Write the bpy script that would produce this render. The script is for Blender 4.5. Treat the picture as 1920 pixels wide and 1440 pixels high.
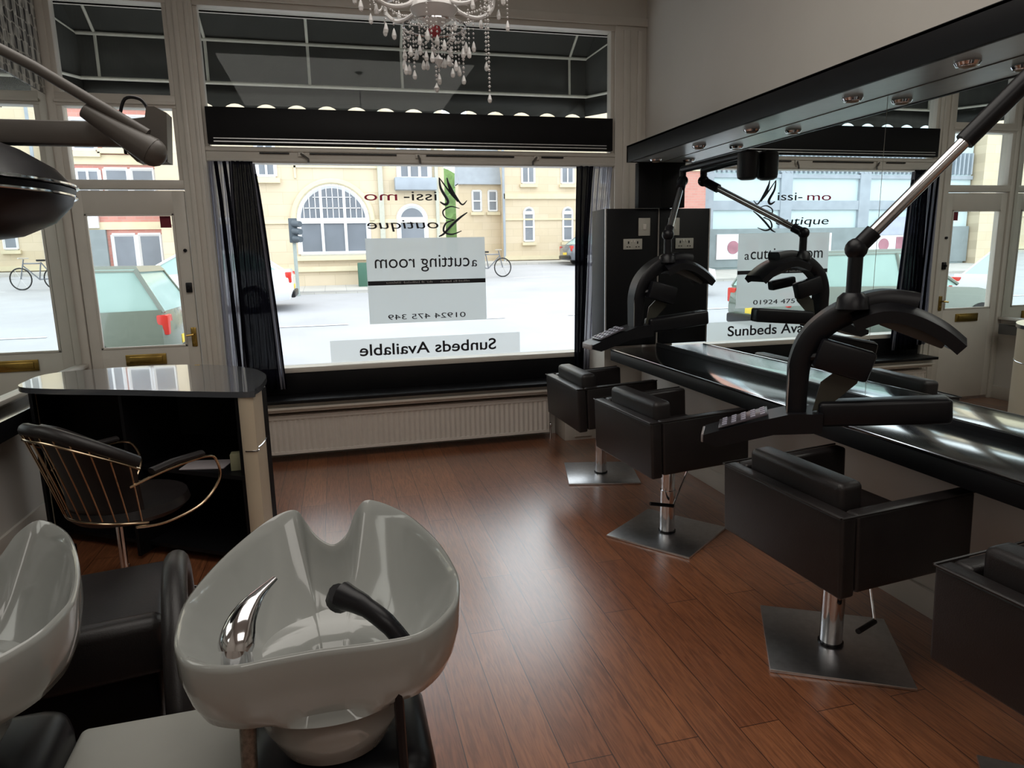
import bpy, bmesh, math, random
from mathutils import Vector, Matrix
random.seed(7)
for o in list(bpy.data.objects): bpy.data.objects.remove(o)
S = bpy.context.scene
C = S.collection
R = math.radians

# ---------------------------------------------------------------- camera
pitch, roll, yaw, fpx = 0.185250481, -0.0205052749, 0.247462317, 1280.588
cp, sp = math.cos(pitch), math.sin(pitch)
d = Vector((math.sin(yaw)*cp, math.cos(yaw)*cp, -sp))
r0 = Vector((math.cos(yaw), -math.sin(yaw), 0)); u0 = r0.cross(d)
rv = math.cos(roll)*r0 + math.sin(roll)*u0
uv = -math.sin(roll)*r0 + math.cos(roll)*u0
cam_d = bpy.data.cameras.new('camera'); cam = bpy.data.objects.new('camera', cam_d); C.objects.link(cam)
cam_d.sensor_width = 36; cam_d.lens = fpx/1920*36; cam_d.clip_start = 0.02; cam_d.clip_end = 400
M = Matrix((rv, uv, -d)).transposed().to_4x4(); M.translation = Vector((0, 0, 1.5))
cam.matrix_world = M
S.camera = cam

# ---------------------------------------------------------------- sky, lamps, exposure
S.view_settings.view_transform = 'Standard'; S.view_settings.look = 'None'
S.view_settings.exposure = 0.0; S.view_settings.gamma = 1; S.view_settings.use_curve_mapping = False
W = bpy.data.worlds.new('overcast_sky'); S.world = W; W.use_nodes = True
nt = W.node_tree; nt.nodes.clear()
wo = nt.nodes.new('ShaderNodeOutputWorld'); bg = nt.nodes.new('ShaderNodeBackground')
tc = nt.nodes.new('ShaderNodeTexCoord'); no = nt.nodes.new('ShaderNodeTexNoise'); cr = nt.nodes.new('ShaderNodeValToRGB')
no.inputs['Scale'].default_value = 2.2; no.inputs['Detail'].default_value = 5
cr.color_ramp.elements[0].position = .35; cr.color_ramp.elements[0].color = (.78, .85, .96, 1)
cr.color_ramp.elements[1].position = .7; cr.color_ramp.elements[1].color = (1, 1, 1, 1)
nt.links.new(tc.outputs['Generated'], no.inputs['Vector']); nt.links.new(no.outputs['Fac'], cr.inputs['Fac'])
nt.links.new(cr.outputs['Color'], bg.inputs['Color']); bg.inputs['Strength'].default_value = 3.4
nt.links.new(bg.outputs[0], wo.inputs['Surface'])
def area(name, loc, rot, sx, sy, power, col=(1, 1, 1)):
    l = bpy.data.lights.new(name, 'AREA'); l.shape = 'RECTANGLE'; l.size = sx; l.size_y = sy
    l.energy = power; l.color = col
    o = bpy.data.objects.new(name, l); C.objects.link(o); o.location = loc; o.rotation_euler = rot
    return o
# added fill lights below the ceiling, out of view, to brighten the room
area('added_fill_light', (0.4, -1.6, 3.52), (0, 0, 0), 2.2, 1.6, 30, (1.0, .95, .88))
area('added_fill_light', (0.3, 1.9, 3.52), (0, 0, 0), 2.6, 2.4, 54, (1.0, .95, .88))

# ---------------------------------------------------------------- materials
MATS = {}
def mat(name, col, rough=.5, metal=0, trans=0, noise=0, nscale=20, bump=0, bscale=60, spec=.5, coat=0, coatr=.03, alpha=1, emit=None, ior=1.45):
    if name in MATS: return MATS[name]
    m = bpy.data.materials.new(name); m.use_nodes = True; n = m.node_tree; b = n.nodes['Principled BSDF']
    b.inputs['Base Color'].default_value = (*col, 1); b.inputs['Roughness'].default_value = rough
    b.inputs['Metallic'].default_value = metal; b.inputs['Transmission Weight'].default_value = trans
    b.inputs['Specular IOR Level'].default_value = spec; b.inputs['Coat Weight'].default_value = coat; b.inputs['Coat Roughness'].default_value = coatr
    b.inputs['Alpha'].default_value = alpha; b.inputs['IOR'].default_value = ior
    t = n.nodes.new('ShaderNodeTexCoord')
    if noise:
        x = n.nodes.new('ShaderNodeTexNoise'); x.inputs['Scale'].default_value = nscale; x.inputs['Detail'].default_value = 4
        q = n.nodes.new('ShaderNodeMixRGB'); q.blend_type = 'MULTIPLY'; q.inputs['Fac'].default_value = 1
        c = n.nodes.new('ShaderNodeValToRGB'); c.color_ramp.elements[0].color = (1-noise, 1-noise, 1-noise, 1)
        c.color_ramp.elements[0].position = .3; c.color_ramp.elements[1].position = .7
        n.links.new(t.outputs['Object'], x.inputs['Vector']); n.links.new(x.outputs['Fac'], c.inputs['Fac'])
        q.inputs['Color1'].default_value = (*col, 1); n.links.new(c.outputs['Color'], q.inputs['Color2'])
        n.links.new(q.outputs[0], b.inputs['Base Color'])
    if bump:
        x = n.nodes.new('ShaderNodeTexNoise'); x.inputs['Scale'].default_value = bscale; x.inputs['Detail'].default_value = 3
        bb = n.nodes.new('ShaderNodeBump'); bb.inputs['Strength'].default_value = bump; bb.inputs['Distance'].default_value = .002
        n.links.new(t.outputs['Object'], x.inputs['Vector']); n.links.new(x.outputs['Fac'], bb.inputs['Height'])
        n.links.new(bb.outputs[0], b.inputs['Normal'])
    if emit:
        b.inputs['Emission Color'].default_value = (*emit[0], 1); b.inputs['Emission Strength'].default_value = emit[1]
    MATS[name] = m; return m
def sheet(name, col, a, rough=.6):   # sheer or frosted film: mixes diffuse with plain transparency
    m = bpy.data.materials.new(name); m.use_nodes = True; n = m.node_tree; n.nodes.clear()
    o = n.nodes.new('ShaderNodeOutputMaterial'); mx = n.nodes.new('ShaderNodeMixShader')
    t = n.nodes.new('ShaderNodeBsdfTransparent'); df = n.nodes.new('ShaderNodeBsdfDiffuse'); tl = n.nodes.new('ShaderNodeBsdfTranslucent')
    m2 = n.nodes.new('ShaderNodeMixShader'); m2.inputs[0].default_value = .5
    df.inputs[0].default_value = (*col, 1); tl.inputs[0].default_value = (*col, 1)
    n.links.new(df.outputs[0], m2.inputs[1]); n.links.new(tl.outputs[0], m2.inputs[2])
    mx.inputs[0].default_value = a
    n.links.new(t.outputs[0], mx.inputs[1]); n.links.new(m2.outputs[0], mx.inputs[2]); n.links.new(mx.outputs[0], o.inputs[0])
    MATS[name] = m; return m
def glassmat(name, tint, gl=.06):
    m = bpy.data.materials.new(name); m.use_nodes = True; n = m.node_tree; n.nodes.clear()
    o = n.nodes.new('ShaderNodeOutputMaterial'); mx = n.nodes.new('ShaderNodeMixShader')
    t = n.nodes.new('ShaderNodeBsdfTransparent'); g = n.nodes.new('ShaderNodeBsdfGlossy')
    t.inputs[0].default_value = (*tint, 1); g.inputs['Roughness'].default_value = .01
    mx.inputs[0].default_value = gl
    n.links.new(t.outputs[0], mx.inputs[1]); n.links.new(g.outputs[0], mx.inputs[2]); n.links.new(mx.outputs[0], o.inputs[0])
    MATS[name] = m; return m
white = mat('cream_gloss_paint', (.60, .56, .50), .35, noise=.06, nscale=6)
wallm = mat('warm_white_wall', (.58, .545, .50), .8, noise=.04, nscale=3, bump=.1)
ceilm = mat('ceiling_white', (.7, .68, .65), .9, noise=.03, nscale=3)
black = mat('black_satin_board', (.005, .005, .006), .5, noise=.2, nscale=8, spec=.25)
blackgloss = mat('black_gloss_laminate', (.014, .015, .017), .12, noise=.1, nscale=5, spec=1.0, coat=1, coatr=.12)
leather = mat('black_leatherette', (.016, .013, .013), .42, noise=.25, nscale=14, bump=.25, bscale=260)
plastic = mat('black_plastic', (.006, .006, .008), .36, noise=.15, nscale=20, spec=.35)
greyplastic = mat('grey_metal_paint', (.11, .10, .09), .4, noise=.1)
chrome = mat('polished_chrome', (.72, .72, .74), .10, 1, noise=.05)
steel = mat('brushed_steel', (.70, .70, .71), .33, 1, noise=.15, nscale=40)
brass = mat('aged_brass', (.42, .28, .08), .3, 1, noise=.25, nscale=30)
ceramic = mat('white_ceramic', (.32, .33, .315), .12, noise=.03, nscale=5, coat=.4)
mirrorm = mat('mirror_silver', (.86, .91, .90), .0, 1)
glass = glassmat('window_glass', (.96, .98, .97), .012)
underlam = mat('pale_grey_pelmet_soffit', (.52, .56, .56), .25, noise=.05)
awnm = mat('dark_awning_canvas', (.055, .058, .055), .8, noise=.2, nscale=8)
barm = mat('pale_awning_bar', (.75, .75, .68), .5, noise=.1)
radm = mat('white_radiator_enamel', (.62, .57, .52), .35, noise=.04)
redst = mat('dark_red_sticker', (.16, .006, .02), .5, noise=.1)
frost = sheet('frosted_white_film', (.80, .84, .85), .80)
frost2 = sheet('frosted_thin_film', (.80, .84, .85), .55)
letter = mat('black_vinyl_letter', (.012, .012, .018), .5, noise=.1)
letred = mat('red_vinyl_letter', (.55, .03, .10), .5, noise=.1)
letwh = mat('white_vinyl_letter', (.6, .6, .6), .5, noise=.1)
sheer = sheet('black_sheer_voile', (.012, .012, .02), .90)
sheerp = sheet('grey_sheer_voile', (.36, .36, .42), .66)
crystal = mat('clear_crystal', (.95, .93, .92), .08, 0, .35, noise=.05)
ivory = mat('ivory_candle_tube', (.6, .55, .45), .5, noise=.05)
stone = None

def nodesmat(name): 
    m = bpy.data.materials.new(name); m.use_nodes = True; MATS[name] = m
    return m, m.node_tree, m.node_tree.nodes['Principled BSDF']
def floormat():
    m, n, b = nodesmat('red_brown_wood_laminate')
    t = n.nodes.new('ShaderNodeTexCoord'); mp = n.nodes.new('ShaderNodeMapping'); mp.inputs['Rotation'].default_value = (0, 0, R(90))
    br = n.nodes.new('ShaderNodeTexBrick'); br.offset = .37; br.inputs['Scale'].default_value = 1
    br.inputs['Brick Width'].default_value = 1.25; br.inputs['Row Height'].default_value = .145; br.inputs['Mortar Size'].default_value = .0018
    br.inputs['Mortar Smooth'].default_value = .2; br.inputs['Bias'].default_value = 0
    br.inputs['Color1'].default_value = (.33, .128, .055, 1); br.inputs['Color2'].default_value = (.24, .086, .038, 1)
    br.inputs['Mortar'].default_value = (.05, .018, .01, 1)
    n.links.new(t.outputs['Object'], mp.inputs[0]); n.links.new(mp.outputs[0], br.inputs['Vector'])
    m2 = n.nodes.new('ShaderNodeMapping'); m2.inputs['Scale'].default_value = (22, 1.6, 1)
    ns = n.nodes.new('ShaderNodeTexNoise'); ns.inputs['Scale'].default_value = 3.2; ns.inputs['Detail'].default_value = 9; ns.inputs['Distortion'].default_value = 1.6
    n.links.new(t.outputs['Object'], m2.inputs[0]); n.links.new(m2.outputs[0], ns.inputs['Vector'])
    c = n.nodes.new('ShaderNodeValToRGB'); c.color_ramp.elements[0].position = .36; c.color_ramp.elements[1].position = .62
    c.color_ramp.elements[0].color = (.42, .36, .34, 1); c.color_ramp.elements[1].color = (1.15, 1.1, 1.05, 1)
    n.links.new(ns.outputs['Fac'], c.inputs['Fac'])
    q = n.nodes.new('ShaderNodeMixRGB'); q.blend_type = 'MULTIPLY'; q.inputs['Fac'].default_value = .62
    n.links.new(br.outputs['Color'], q.inputs['Color1']); n.links.new(c.outputs['Color'], q.inputs['Color2'])
    n.links.new(q.outputs[0], b.inputs['Base Color'])
    b.inputs['Roughness'].default_value = .30; b.inputs['Specular IOR Level'].default_value = .7; b.inputs['Coat Weight'].default_value = 1; b.inputs['Coat IOR'].default_value = 1.75; b.inputs['Coat Roughness'].default_value = .27
    bp = n.nodes.new('ShaderNodeBump'); bp.inputs['Strength'].default_value = .25; bp.inputs['Distance'].default_value = .002
    n.links.new(ns.outputs['Fac'], bp.inputs['Height']); n.links.new(bp.outputs[0], b.inputs['Normal'])
    return m
def brickmat(name, c1, c2, mort, w, h, ms=.012, rough=.9):
    m, n, b = nodesmat(name)
    t = n.nodes.new('ShaderNodeTexCoord'); mp = n.nodes.new('ShaderNodeMapping'); mp.inputs['Rotation'].default_value = (R(90), 0, 0)
    br = n.nodes.new('ShaderNodeTexBrick'); br.inputs['Scale'].default_value = 1; br.inputs['Brick Width'].default_value = w
    br.inputs['Row Height'].default_value = h; br.inputs['Mortar Size'].default_value = ms
    br.inputs['Color1'].default_value = (*c1, 1); br.inputs['Color2'].default_value = (*c2, 1); br.inputs['Mortar'].default_value = (*mort, 1)
    n.links.new(t.outputs['Object'], mp.inputs[0]); n.links.new(mp.outputs[0], br.inputs['Vector'])
    ns = n.nodes.new('ShaderNodeTexNoise'); ns.inputs['Scale'].default_value = 1.2; ns.inputs['Detail'].default_value = 6
    q = n.nodes.new('ShaderNodeMixRGB'); q.blend_type = 'MULTIPLY'; q.inputs['Fac'].default_value = .5
    c = n.nodes.new('ShaderNodeValToRGB'); c.color_ramp.elements[0].color = (.75, .72, .68, 1); c.color_ramp.elements[1].position = .7
    n.links.new(t.outputs['Object'], ns.inputs['Vector']); n.links.new(ns.outputs['Fac'], c.inputs['Fac'])
    n.links.new(br.outputs['Color'], q.inputs['Color1']); n.links.new(c.outputs['Color'], q.inputs['Color2'])
    n.links.new(q.outputs[0], b.inputs['Base Color']); b.inputs['Roughness'].default_value = rough
    return m
floorm = floormat()
sandstone = brickmat('yellow_sandstone', (.62, .52, .37), (.66, .56, .42), (.56, .47, .34), .9, .35, .01)
redbrick = brickmat('red_brick', (.55, .24, .20), (.60, .29, .24), (.52, .32, .28), .24, .09, .008)
asphalt = mat('pale_wet_asphalt', (.40, .40, .42), .7, noise=.15, nscale=.6)
pavem = brickmat('pale_paving', (.46, .45, .42), (.50, .48, .45), (.36, .35, .33), .6, .6, .01)
slate = mat('blue_grey_slate', (.36, .40, .45), .7, noise=.15, nscale=3)
stonetrim = mat('pale_stone_trim', (.68, .60, .42), .8, noise=.1, nscale=4)
extwhite = mat('white_window_paint', (.75, .76, .78), .5, noise=.04)
extglass = mat('dull_window_pane', (.20, .22, .25), .15, noise=.2, nscale=1.5)
paleblue = mat('pale_blue_shop_wall', (.55, .66, .68), .7, noise=.05, nscale=2)
midgrey = mat('grey_shop_fascia', (.24, .28, .29), .7, noise=.15, nscale=3)
leaf = mat('hedge_green', (.20, .34, .12), .8, noise=.4, nscale=2.5)
dkgreen = mat('green_cabinet_paint', (.05, .13, .09), .5, noise=.1)
rubber = mat('tyre_rubber', (.02, .02, .02), .8, noise=.1)
cargreen = mat('dark_green_car_paint', (.13, .16, .125), .25, coat=.6, noise=.05)
carwhite = mat('white_car_paint', (.70, .71, .73), .25, coat=.6, noise=.03)
cargrey = mat('grey_car_paint', (.13, .14, .16), .25, coat=.6, noise=.05)
carglass = mat('tinted_car_glass', (.34, .50, .46), .08, noise=.1, nscale=2)
taillight = mat('red_tail_light', (.55, .03, .02), .25, noise=.1)
yellowplate = mat('yellow_number_plate', (.75, .55, .06), .5, noise=.05)
# patterned wall covering: vertical chains of pale loops on black
def patternmat():
    m, n, b = nodesmat('black_silver_chain_wallpaper')
    t = n.nodes.new('ShaderNodeTexCoord'); mp = n.nodes.new('ShaderNodeMapping'); mp.inputs['Scale'].default_value = (1, 1, .55)
    v = n.nodes.new('ShaderNodeTexVoronoi'); v.inputs['Scale'].default_value = 26; v.feature = 'DISTANCE_TO_EDGE'; v.inputs['Randomness'].default_value = .35
    w = n.nodes.new('ShaderNodeTexWave'); w.wave_type = 'BANDS'; w.bands_direction = 'Y'; w.inputs['Scale'].default_value = 3.2; w.inputs['Distortion'].default_value = .6; w.inputs['Detail'].default_value = 1
    c = n.nodes.new('ShaderNodeValToRGB'); c.color_ramp.elements[0].position = .02; c.color_ramp.elements[1].position = .10
    c.color_ramp.elements[0].color = (.30, .28, .24, 1); c.color_ramp.elements[1].color = (.02, .02, .02, 1)
    c2 = n.nodes.new('ShaderNodeValToRGB'); c2.color_ramp.elements[0].position = .30; c2.color_ramp.elements[1].position = .60
    c2.color_ramp.elements[0].color = (.25, .24, .21, 1); c2.color_ramp.elements[1].color = (.0, .0, .0, 1)
    q = n.nodes.new('ShaderNodeMixRGB'); q.blend_type = 'SCREEN'; q.inputs['Fac'].default_value = 1
    n.links.new(t.outputs['Object'], mp.inputs[0]); n.links.new(mp.outputs[0], v.inputs['Vector']); n.links.new(t.outputs['Object'], w.inputs['Vector'])
    n.links.new(v.outputs['Distance'], c.inputs['Fac']); n.links.new(w.outputs['Fac'], c2.inputs['Fac'])
    n.links.new(c.outputs['Color'], q.inputs['Color1']); n.links.new(c2.outputs['Color'], q.inputs['Color2'])
    n.links.new(q.outputs[0], b.inputs['Base Color']); b.inputs['Roughness'].default_value = .5
    return m
patm = patternmat()

# ---------------------------------------------------------------- mesh helpers
def B(): return bmesh.new()
def box(bm, x0, x1, y0, y1, z0, z1, bev=0, mtx=None, seg=2):
    vs = [bm.verts.new((x, y, z)) for x in (x0, x1) for y in (y0, y1) for z in (z0, z1)]
    f = [(0, 1, 3, 2), (4, 6, 7, 5), (0, 4, 5, 1), (2, 3, 7, 6), (0, 2, 6, 4), (1, 5, 7, 3)]
    fs = [bm.faces.new([vs[i] for i in q]) for q in f]
    allv = vs
    if bev:
        es = list({e for q in fs for e in q.edges})
        r = bmesh.ops.bevel(bm, geom=es, offset=bev, segments=seg, profile=.5, affect='EDGES')
        allv = list({v for v in r['verts']} | {v for v in vs if v.is_valid})
        st = list(allv); seen = set(st)
        while st:
            v = st.pop()
            for e in v.link_edges:
                w = e.other_vert(v)
                if w not in seen: seen.add(w); st.append(w)
        allv = list(seen)
    if mtx is not None: bmesh.ops.transform(bm, matrix=mtx, verts=allv)
    return allv
def rings(bm, rs, closed=True, cap0=True, cap1=True, loop=False):
    V = [[bm.verts.new(p) for p in r] for r in rs]
    n = len(V[0])
    rng = range(len(V)) if loop else range(len(V)-1)
    for i in rng:
        a, b = V[i], V[(i+1) % len(V)]
        for j in range(n if closed else n-1):
            k = (j+1) % n
            try: bm.faces.new((a[j], a[k], b[k], b[j]))
            except ValueError: pass
    if not loop:
        if cap0 and closed: bm.faces.new(list(reversed(V[0])))
        if cap1 and closed: bm.faces.new(V[-1])
    return V
def catmull(P, n=8, closed=False):
    P = [Vector(p) for p in P]; out = []; N = len(P)
    for i in range(N if closed else N-1):
        if closed: a, b, c, e = P[(i-1) % N], P[i], P[(i+1) % N], P[(i+2) % N]
        else: a, b, c, e = P[max(i-1, 0)], P[i], P[i+1], P[min(i+2, N-1)]
        for k in range(n):
            t = k/n
            out.append(.5*((2*b)+(c-a)*t+(2*a-5*b+4*c-e)*t*t+(3*b-a-3*c+e)*t**3))
    if not closed: out.append(P[-1])
    return out
def tube(bm, pts, r, seg=10, closed=False, flat=None):
    pts = [Vector(p) for p in pts]; n = len(pts)
    rr = r if isinstance(r, (list, tuple)) else [r]*n
    T = []
    for i in range(n):
        if closed: t = pts[(i+1) % n]-pts[i-1]
        else: t = pts[min(i+1, n-1)]-pts[max(i-1, 0)]
        T.append(t.normalized())
    up = Vector((0, 0, 1)) if abs(T[0].z) < .9 else Vector((1, 0, 0))
    N = (up-T[0]*up.dot(T[0])).normalized(); rs = []
    for i in range(n):
        N = (N-T[i]*N.dot(T[i])).normalized(); Bn = T[i].cross(N)
        f = flat or (1, 1)
        rs.append([pts[i]+N*math.cos(2*math.pi*k/seg)*rr[i]*f[0]+Bn*math.sin(2*math.pi*k/seg)*rr[i]*f[1] for k in range(seg)])
    rings(bm, rs, loop=closed)
def lathe(bm, prof, seg=24, c=(0, 0, 0), sx=1, sy=1, cap=True):
    rs = [[(c[0]+p[0]*math.cos(2*math.pi*k/seg)*sx, c[1]+p[0]*math.sin(2*math.pi*k/seg)*sy, c[2]+p[1]) for k in range(seg)] for p in prof]
    rings(bm, rs, cap0=cap, cap1=cap)
def cyl(bm, a, b, r, seg=16): tube(bm, [a, b], r, seg)
def ball(bm, c, r, seg=10, sz=1):
    n = seg//2+1
    lathe(bm, [(max(r*math.sin(math.pi*i/n), 1e-4), -r*math.cos(math.pi*i/n)*sz) for i in range(n+1)], seg, c)
def prism(bm, poly, f0, f1, mp):
    a = [bm.verts.new(mp(p, f0)) for p in poly]; b = [bm.verts.new(mp(p, f1)) for p in poly]
    n = len(a); bm.faces.new(a); bm.faces.new(list(reversed(b)))
    for i in range(n): bm.faces.new((a[i], b[i], b[(i+1) % n], a[(i+1) % n]))
XY = lambda p, f: (p[0], p[1], f)
XZ = lambda p, f: (p[0], f, p[1])
YZ = lambda p, f: (f, p[0], p[1])
def obj(name, bm, m, parent=None, sharp=38, mtx=None, solid=0):
    bmesh.ops.remove_doubles(bm, verts=bm.verts, dist=1e-6)
    bmesh.ops.recalc_face_normals(bm, faces=bm.faces)
    me = bpy.data.meshes.new(name); bm.to_mesh(me); bm.free()
    me.materials.append(m); me.shade_smooth(); me.set_sharp_from_angle(angle=R(sharp))
    o = bpy.data.objects.new(name, me); C.objects.link(o)
    if parent: o.parent = parent
    if solid:
        s = o.modifiers.new('thickness', 'SOLIDIFY'); s.thickness = solid; s.offset = 0
    return o
def tag(o, label, cat, group=None, kind=None):
    o['label'] = label; o['category'] = cat
    if group: o['group'] = group
    if kind: o['kind'] = kind
    return o
def thing(name, label, cat, loc=(0, 0, 0), rz=0, group=None):
    o = bpy.data.objects.new(name, None); C.objects.link(o); o.location = loc; o.rotation_euler = (0, 0, rz)
    o.empty_display_size = .1
    return tag(o, label, cat, group)
def struct(name, bm, m, parent=None, **k):
    o = obj(name, bm, m, parent, **k)
    if not parent: o['kind'] = 'structure'
    return o
def copy_tree(o, parent=None):
    c = o.copy(); C.objects.link(c)
    if parent: c.parent = parent
    for ch in [x for x in bpy.data.objects if x.parent == o]: copy_tree(ch, c)
    return c
def text(name, body, m, parent, x, y, z, h, w=None, shear=0, face=1, ext=.001, align='LEFT', bold=0):
    """lettering that reads from the street side (face=1): seen mirrored from the room. x is its left end seen from the street"""
    cu = bpy.data.curves.new(name, 'FONT'); cu.body = body; cu.extrude = ext; cu.shear = shear; cu.align_x = align; cu.offset = bold
    t = bpy.data.objects.new(name, cu); C.objects.link(t); dg = bpy.context.evaluated_depsgraph_get()
    me = bpy.data.meshes.new_from_object(t.evaluated_get(dg)); bpy.data.objects.remove(t)
    xs = [v.co.x for v in me.vertices]; ys = [v.co.y for v in me.vertices]
    x0, x1, y0, y1 = min(xs), max(xs), min(ys), max(ys)
    sx = (w/(x1-x0)) if w else h/(y1-y0); sy = h/(y1-y0)
    for v in me.vertices:
        a, b_, c = v.co; u = (a-x0)*sx; vv = (b_-y0)*sy
        v.co = (x-u*face, y-c*face, z+vv)
    me.materials.clear(); me.materials.append(m); me.name = name
    o = bpy.data.objects.new(name, me); C.objects.link(o); o.parent = parent
    return o

# ================================================================= ROOM
YF = 5.40; WX = 2.29; LX = -1.76; CZ = 3.55; GY = 5.38
bm = B(); box(bm, -3.2, 2.6, -3.5, 5.46, -.12, 0); struct('floor', bm, floorm)
bm = B(); box(bm, -3.2, 2.6, -3.5, 5.6, CZ, CZ+.1); struct('ceiling', bm, ceilm)
bm = B(); box(bm, 2.50, 2.62, -3.5, 5.6, 0, CZ); struct('wall_right', bm, wallm)
bm = B(); box(bm, WX+.004, 2.50, -3.0, 4.9, 0, 2.13); struct('wall_right_lining', bm, wallm)
bm = B(); box(bm, LX-.1, LX, -3.5, 5.46, 0, CZ); struct('wall_left', bm, wallm)
bm = B(); box(bm, -3.2, 2.6, -3.6, -3.5, 0, CZ); struct('wall_back', bm, wallm)
bm = B(); box(bm, WX-.014, WX+.004, -3.0, 4.9, 0, .115, .003); struct('baseboard_right', bm, white)
bm = B(); box(bm, LX, LX+.02, -3.0, 5.36, 0, .13, .004); struct('baseboard_left', bm, white)
# front wall: stall riser, head, posts
bm = B(); box(bm, -.81, 2.5, 5.42, 5.6, 0, .69); struct('wall_front', bm, wallm)
bm = B(); box(bm, LX-.1, 2.6, 5.34, 5.6, 3.24, CZ); box(bm, LX, 2.5, 5.31, 5.34, 3.24, 3.30, .005); struct('wall_front_head', bm, white)
def post(name, x0, x1, z0=0, z1=3.26):
    bm = B(); box(bm, x0, x1, 5.33, 5.47, z0, z1, .006); m_ = (x0+x1)/2; w_ = (x1-x0)
    box(bm, x0+w_*.25, x0+w_*.45, 5.315, 5.335, z0, z1-.05, .004); box(bm, x0+w_*.7, x0+w_*.85, 5.318, 5.335, z0, z1-.05, .004)
    return struct(name, bm, white)
post('trim_1', -.975, -.815); post('trim_2', 2.235, 2.50)
bm = B(); box(bm, LX, LX+.055, 5.34, 5.46, 0, 3.26, .004); struct('trim_3', bm, white)
# display window: frame, main pane, transom pane
w1 = bpy.data.objects.new('window_1', None); C.objects.link(w1); w1['kind'] = 'structure'
bm = B()
for q in ((-.815, 2.235, 2.185, 2.295), (-.815, 2.235, 3.20, 3.27), (-.815, 2.235, .665, .705)):
    box(bm, q[0], q[1], 5.335, 5.44, q[2], q[3], .005)
box(bm, -.815, -.785, 5.35, 5.43, .70, 3.2, .004); box(bm, 2.205, 2.235, 5.35, 5.43, .70, 3.2, .004)
box(bm, -.815, 2.235, 5.325, 5.34, 2.195, 2.215, .003); box(bm, -.815, 2.235, 5.325, 5.34, 2.262, 2.285, .003)
struct('window_frame', bm, white, w1)
bm = B(); box(bm, -.79, 2.21, 5.390, 5.396, .70, 2.19); struct('window_pane', bm, glass, w1)
bm = B(); box(bm, -.79, 2.21, 5.390, 5.396, 2.29, 3.21); struct('window_pane', bm, glass, w1)
bm = B(); box(bm, -.80, 2.23, 5.10, 5.42, .475, .50, .004); box(bm, -.80, 2.23, 5.345, 5.385, .50, .69, .004); struct('window_ledge', bm, black, w1)
bm = B(); box(bm, -.80, 2.0, 5.16, 5.42, .40, .473, .006); box(bm, -.80, 2.0, 5.13, 5.2, .425, .445, .004); struct('trim_4', bm, white)
# transom over the door and door frame
w2 = bpy.data.objects.new('window_2', None); C.objects.link(w2); w2['kind'] = 'structure'
bm = B()
for z0, z1 in ((2.005, 2.065), (2.535, 2.62), (3.20, 3.27)): box(bm, LX+.05, -.975, 5.34, 5.44, z0, z1, .005)
box(bm, LX+.05, LX+.09, 5.345, 5.435, 2.05, 3.22, .004); box(bm, -1.005, -.975, 5.345, 5.435, 2.05, 3.22, .004)
box(bm, LX+.05, -.975, 5.325, 5.345, 2.555, 2.575, .003)
struct('window_frame', bm, white, w2)
for z0, z1 in ((2.06, 2.54), (2.615, 3.21)):
    bm = B(); box(bm, LX+.08, -.995, 5.390, 5.396, z0, z1); struct('window_pane', bm, glass, w2)
d1 = bpy.data.objects.new('door_1', None); C.objects.link(d1); d1['kind'] = 'structure'
bm = B(); x0, x1 = LX+.06, -.985
box(bm, x0, -1.628, 5.355, 5.41, .03, 1.995, .004); box(bm, -1.066, x1, 5.355, 5.41, .03, 1.995, .004)
box(bm, -1.63, -1.064, 5.355, 5.41, 1.84, 1.995, .004); box(bm, -1.63, -1.064, 5.355, 5.41, .03, .905, .004)
for q in ((-1.628, -1.612, .905, 1.84), (-1.082, -1.066, .905, 1.84)): box(bm, q[0], q[1], 5.35, 5.37, q[2], q[3], .003)
box(bm, -1.628, -1.066, 5.35, 5.37, .905, .92, .003); box(bm, -1.628, -1.066, 5.35, 5.37, 1.825, 1.84, .003)
struct('door_leaf', bm, white, d1)
bm = B(); box(bm, -1.625, -1.07, 5.39, 5.396, .91, 1.835); struct('door_glass', bm, glass, d1)
bm = B(); box(bm, -1.48, -1.215, 5.342, 5.357, .785, .862, .004); box(bm, -1.455, -1.24, 5.335, 5.345, .80, .847, .005)
struct('letter_plate', bm, brass, d1)
bm = B(); box(bm, -1.035, -.998, 5.343, 5.357, .90, 1.04, .006); tube(bm, [(-1.017, 5.345, .99), (-1.017, 5.31, .99), (-1.06, 5.30, .985)], .008, 8)
cyl(bm, (-1.017, 5.345, .93), (-1.017, 5.335, .93), .009, 12); struct('door_handle', bm, brass, d1)
bm = B(); box(bm, -1.035, -.995, 5.335, 5.357, 1.29, 1.36, .005); cyl(bm, (-1.015, 5.337, 1.325), (-1.015, 5.32, 1.325), .012, 12)
struct('door_lock', bm, plastic, d1)
bm = B(); cyl(bm, (-1.015, 5.357, 1.585), (-1.015, 5.34, 1.585), .012, 12); struct('door_viewer', bm, plastic, d1)
bm = B(); box(bm, -1.70, -1.0, 5.36, 5.44, 0, .03); struct('trim_5', bm, steel)
bm = B(); box(bm, -1.165, -1.095, 5.384, 5.388, 1.745, 1.825); tag(obj('door_sticker', bm, redst), 'small square dark red sticker in the top corner of the door glass', 'sticker')

# black box sign between the panes, with silver strips
t = thing('blind_box', 'long black blind box across the window head below the scalloped awning', 'blind', (.71, 5.30, 2.305))
bm = B(); box(bm, -1.50, 1.495, 0, .06, 0, .245, .004); obj('box_front', bm, black, t)
bm = B(); box(bm, -1.46, 1.44, -.006, .002, .012, .020); box(bm, -1.46, 1.44, -.006, .002, .034, .040); obj('metal_strip', bm, steel, t)
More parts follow.
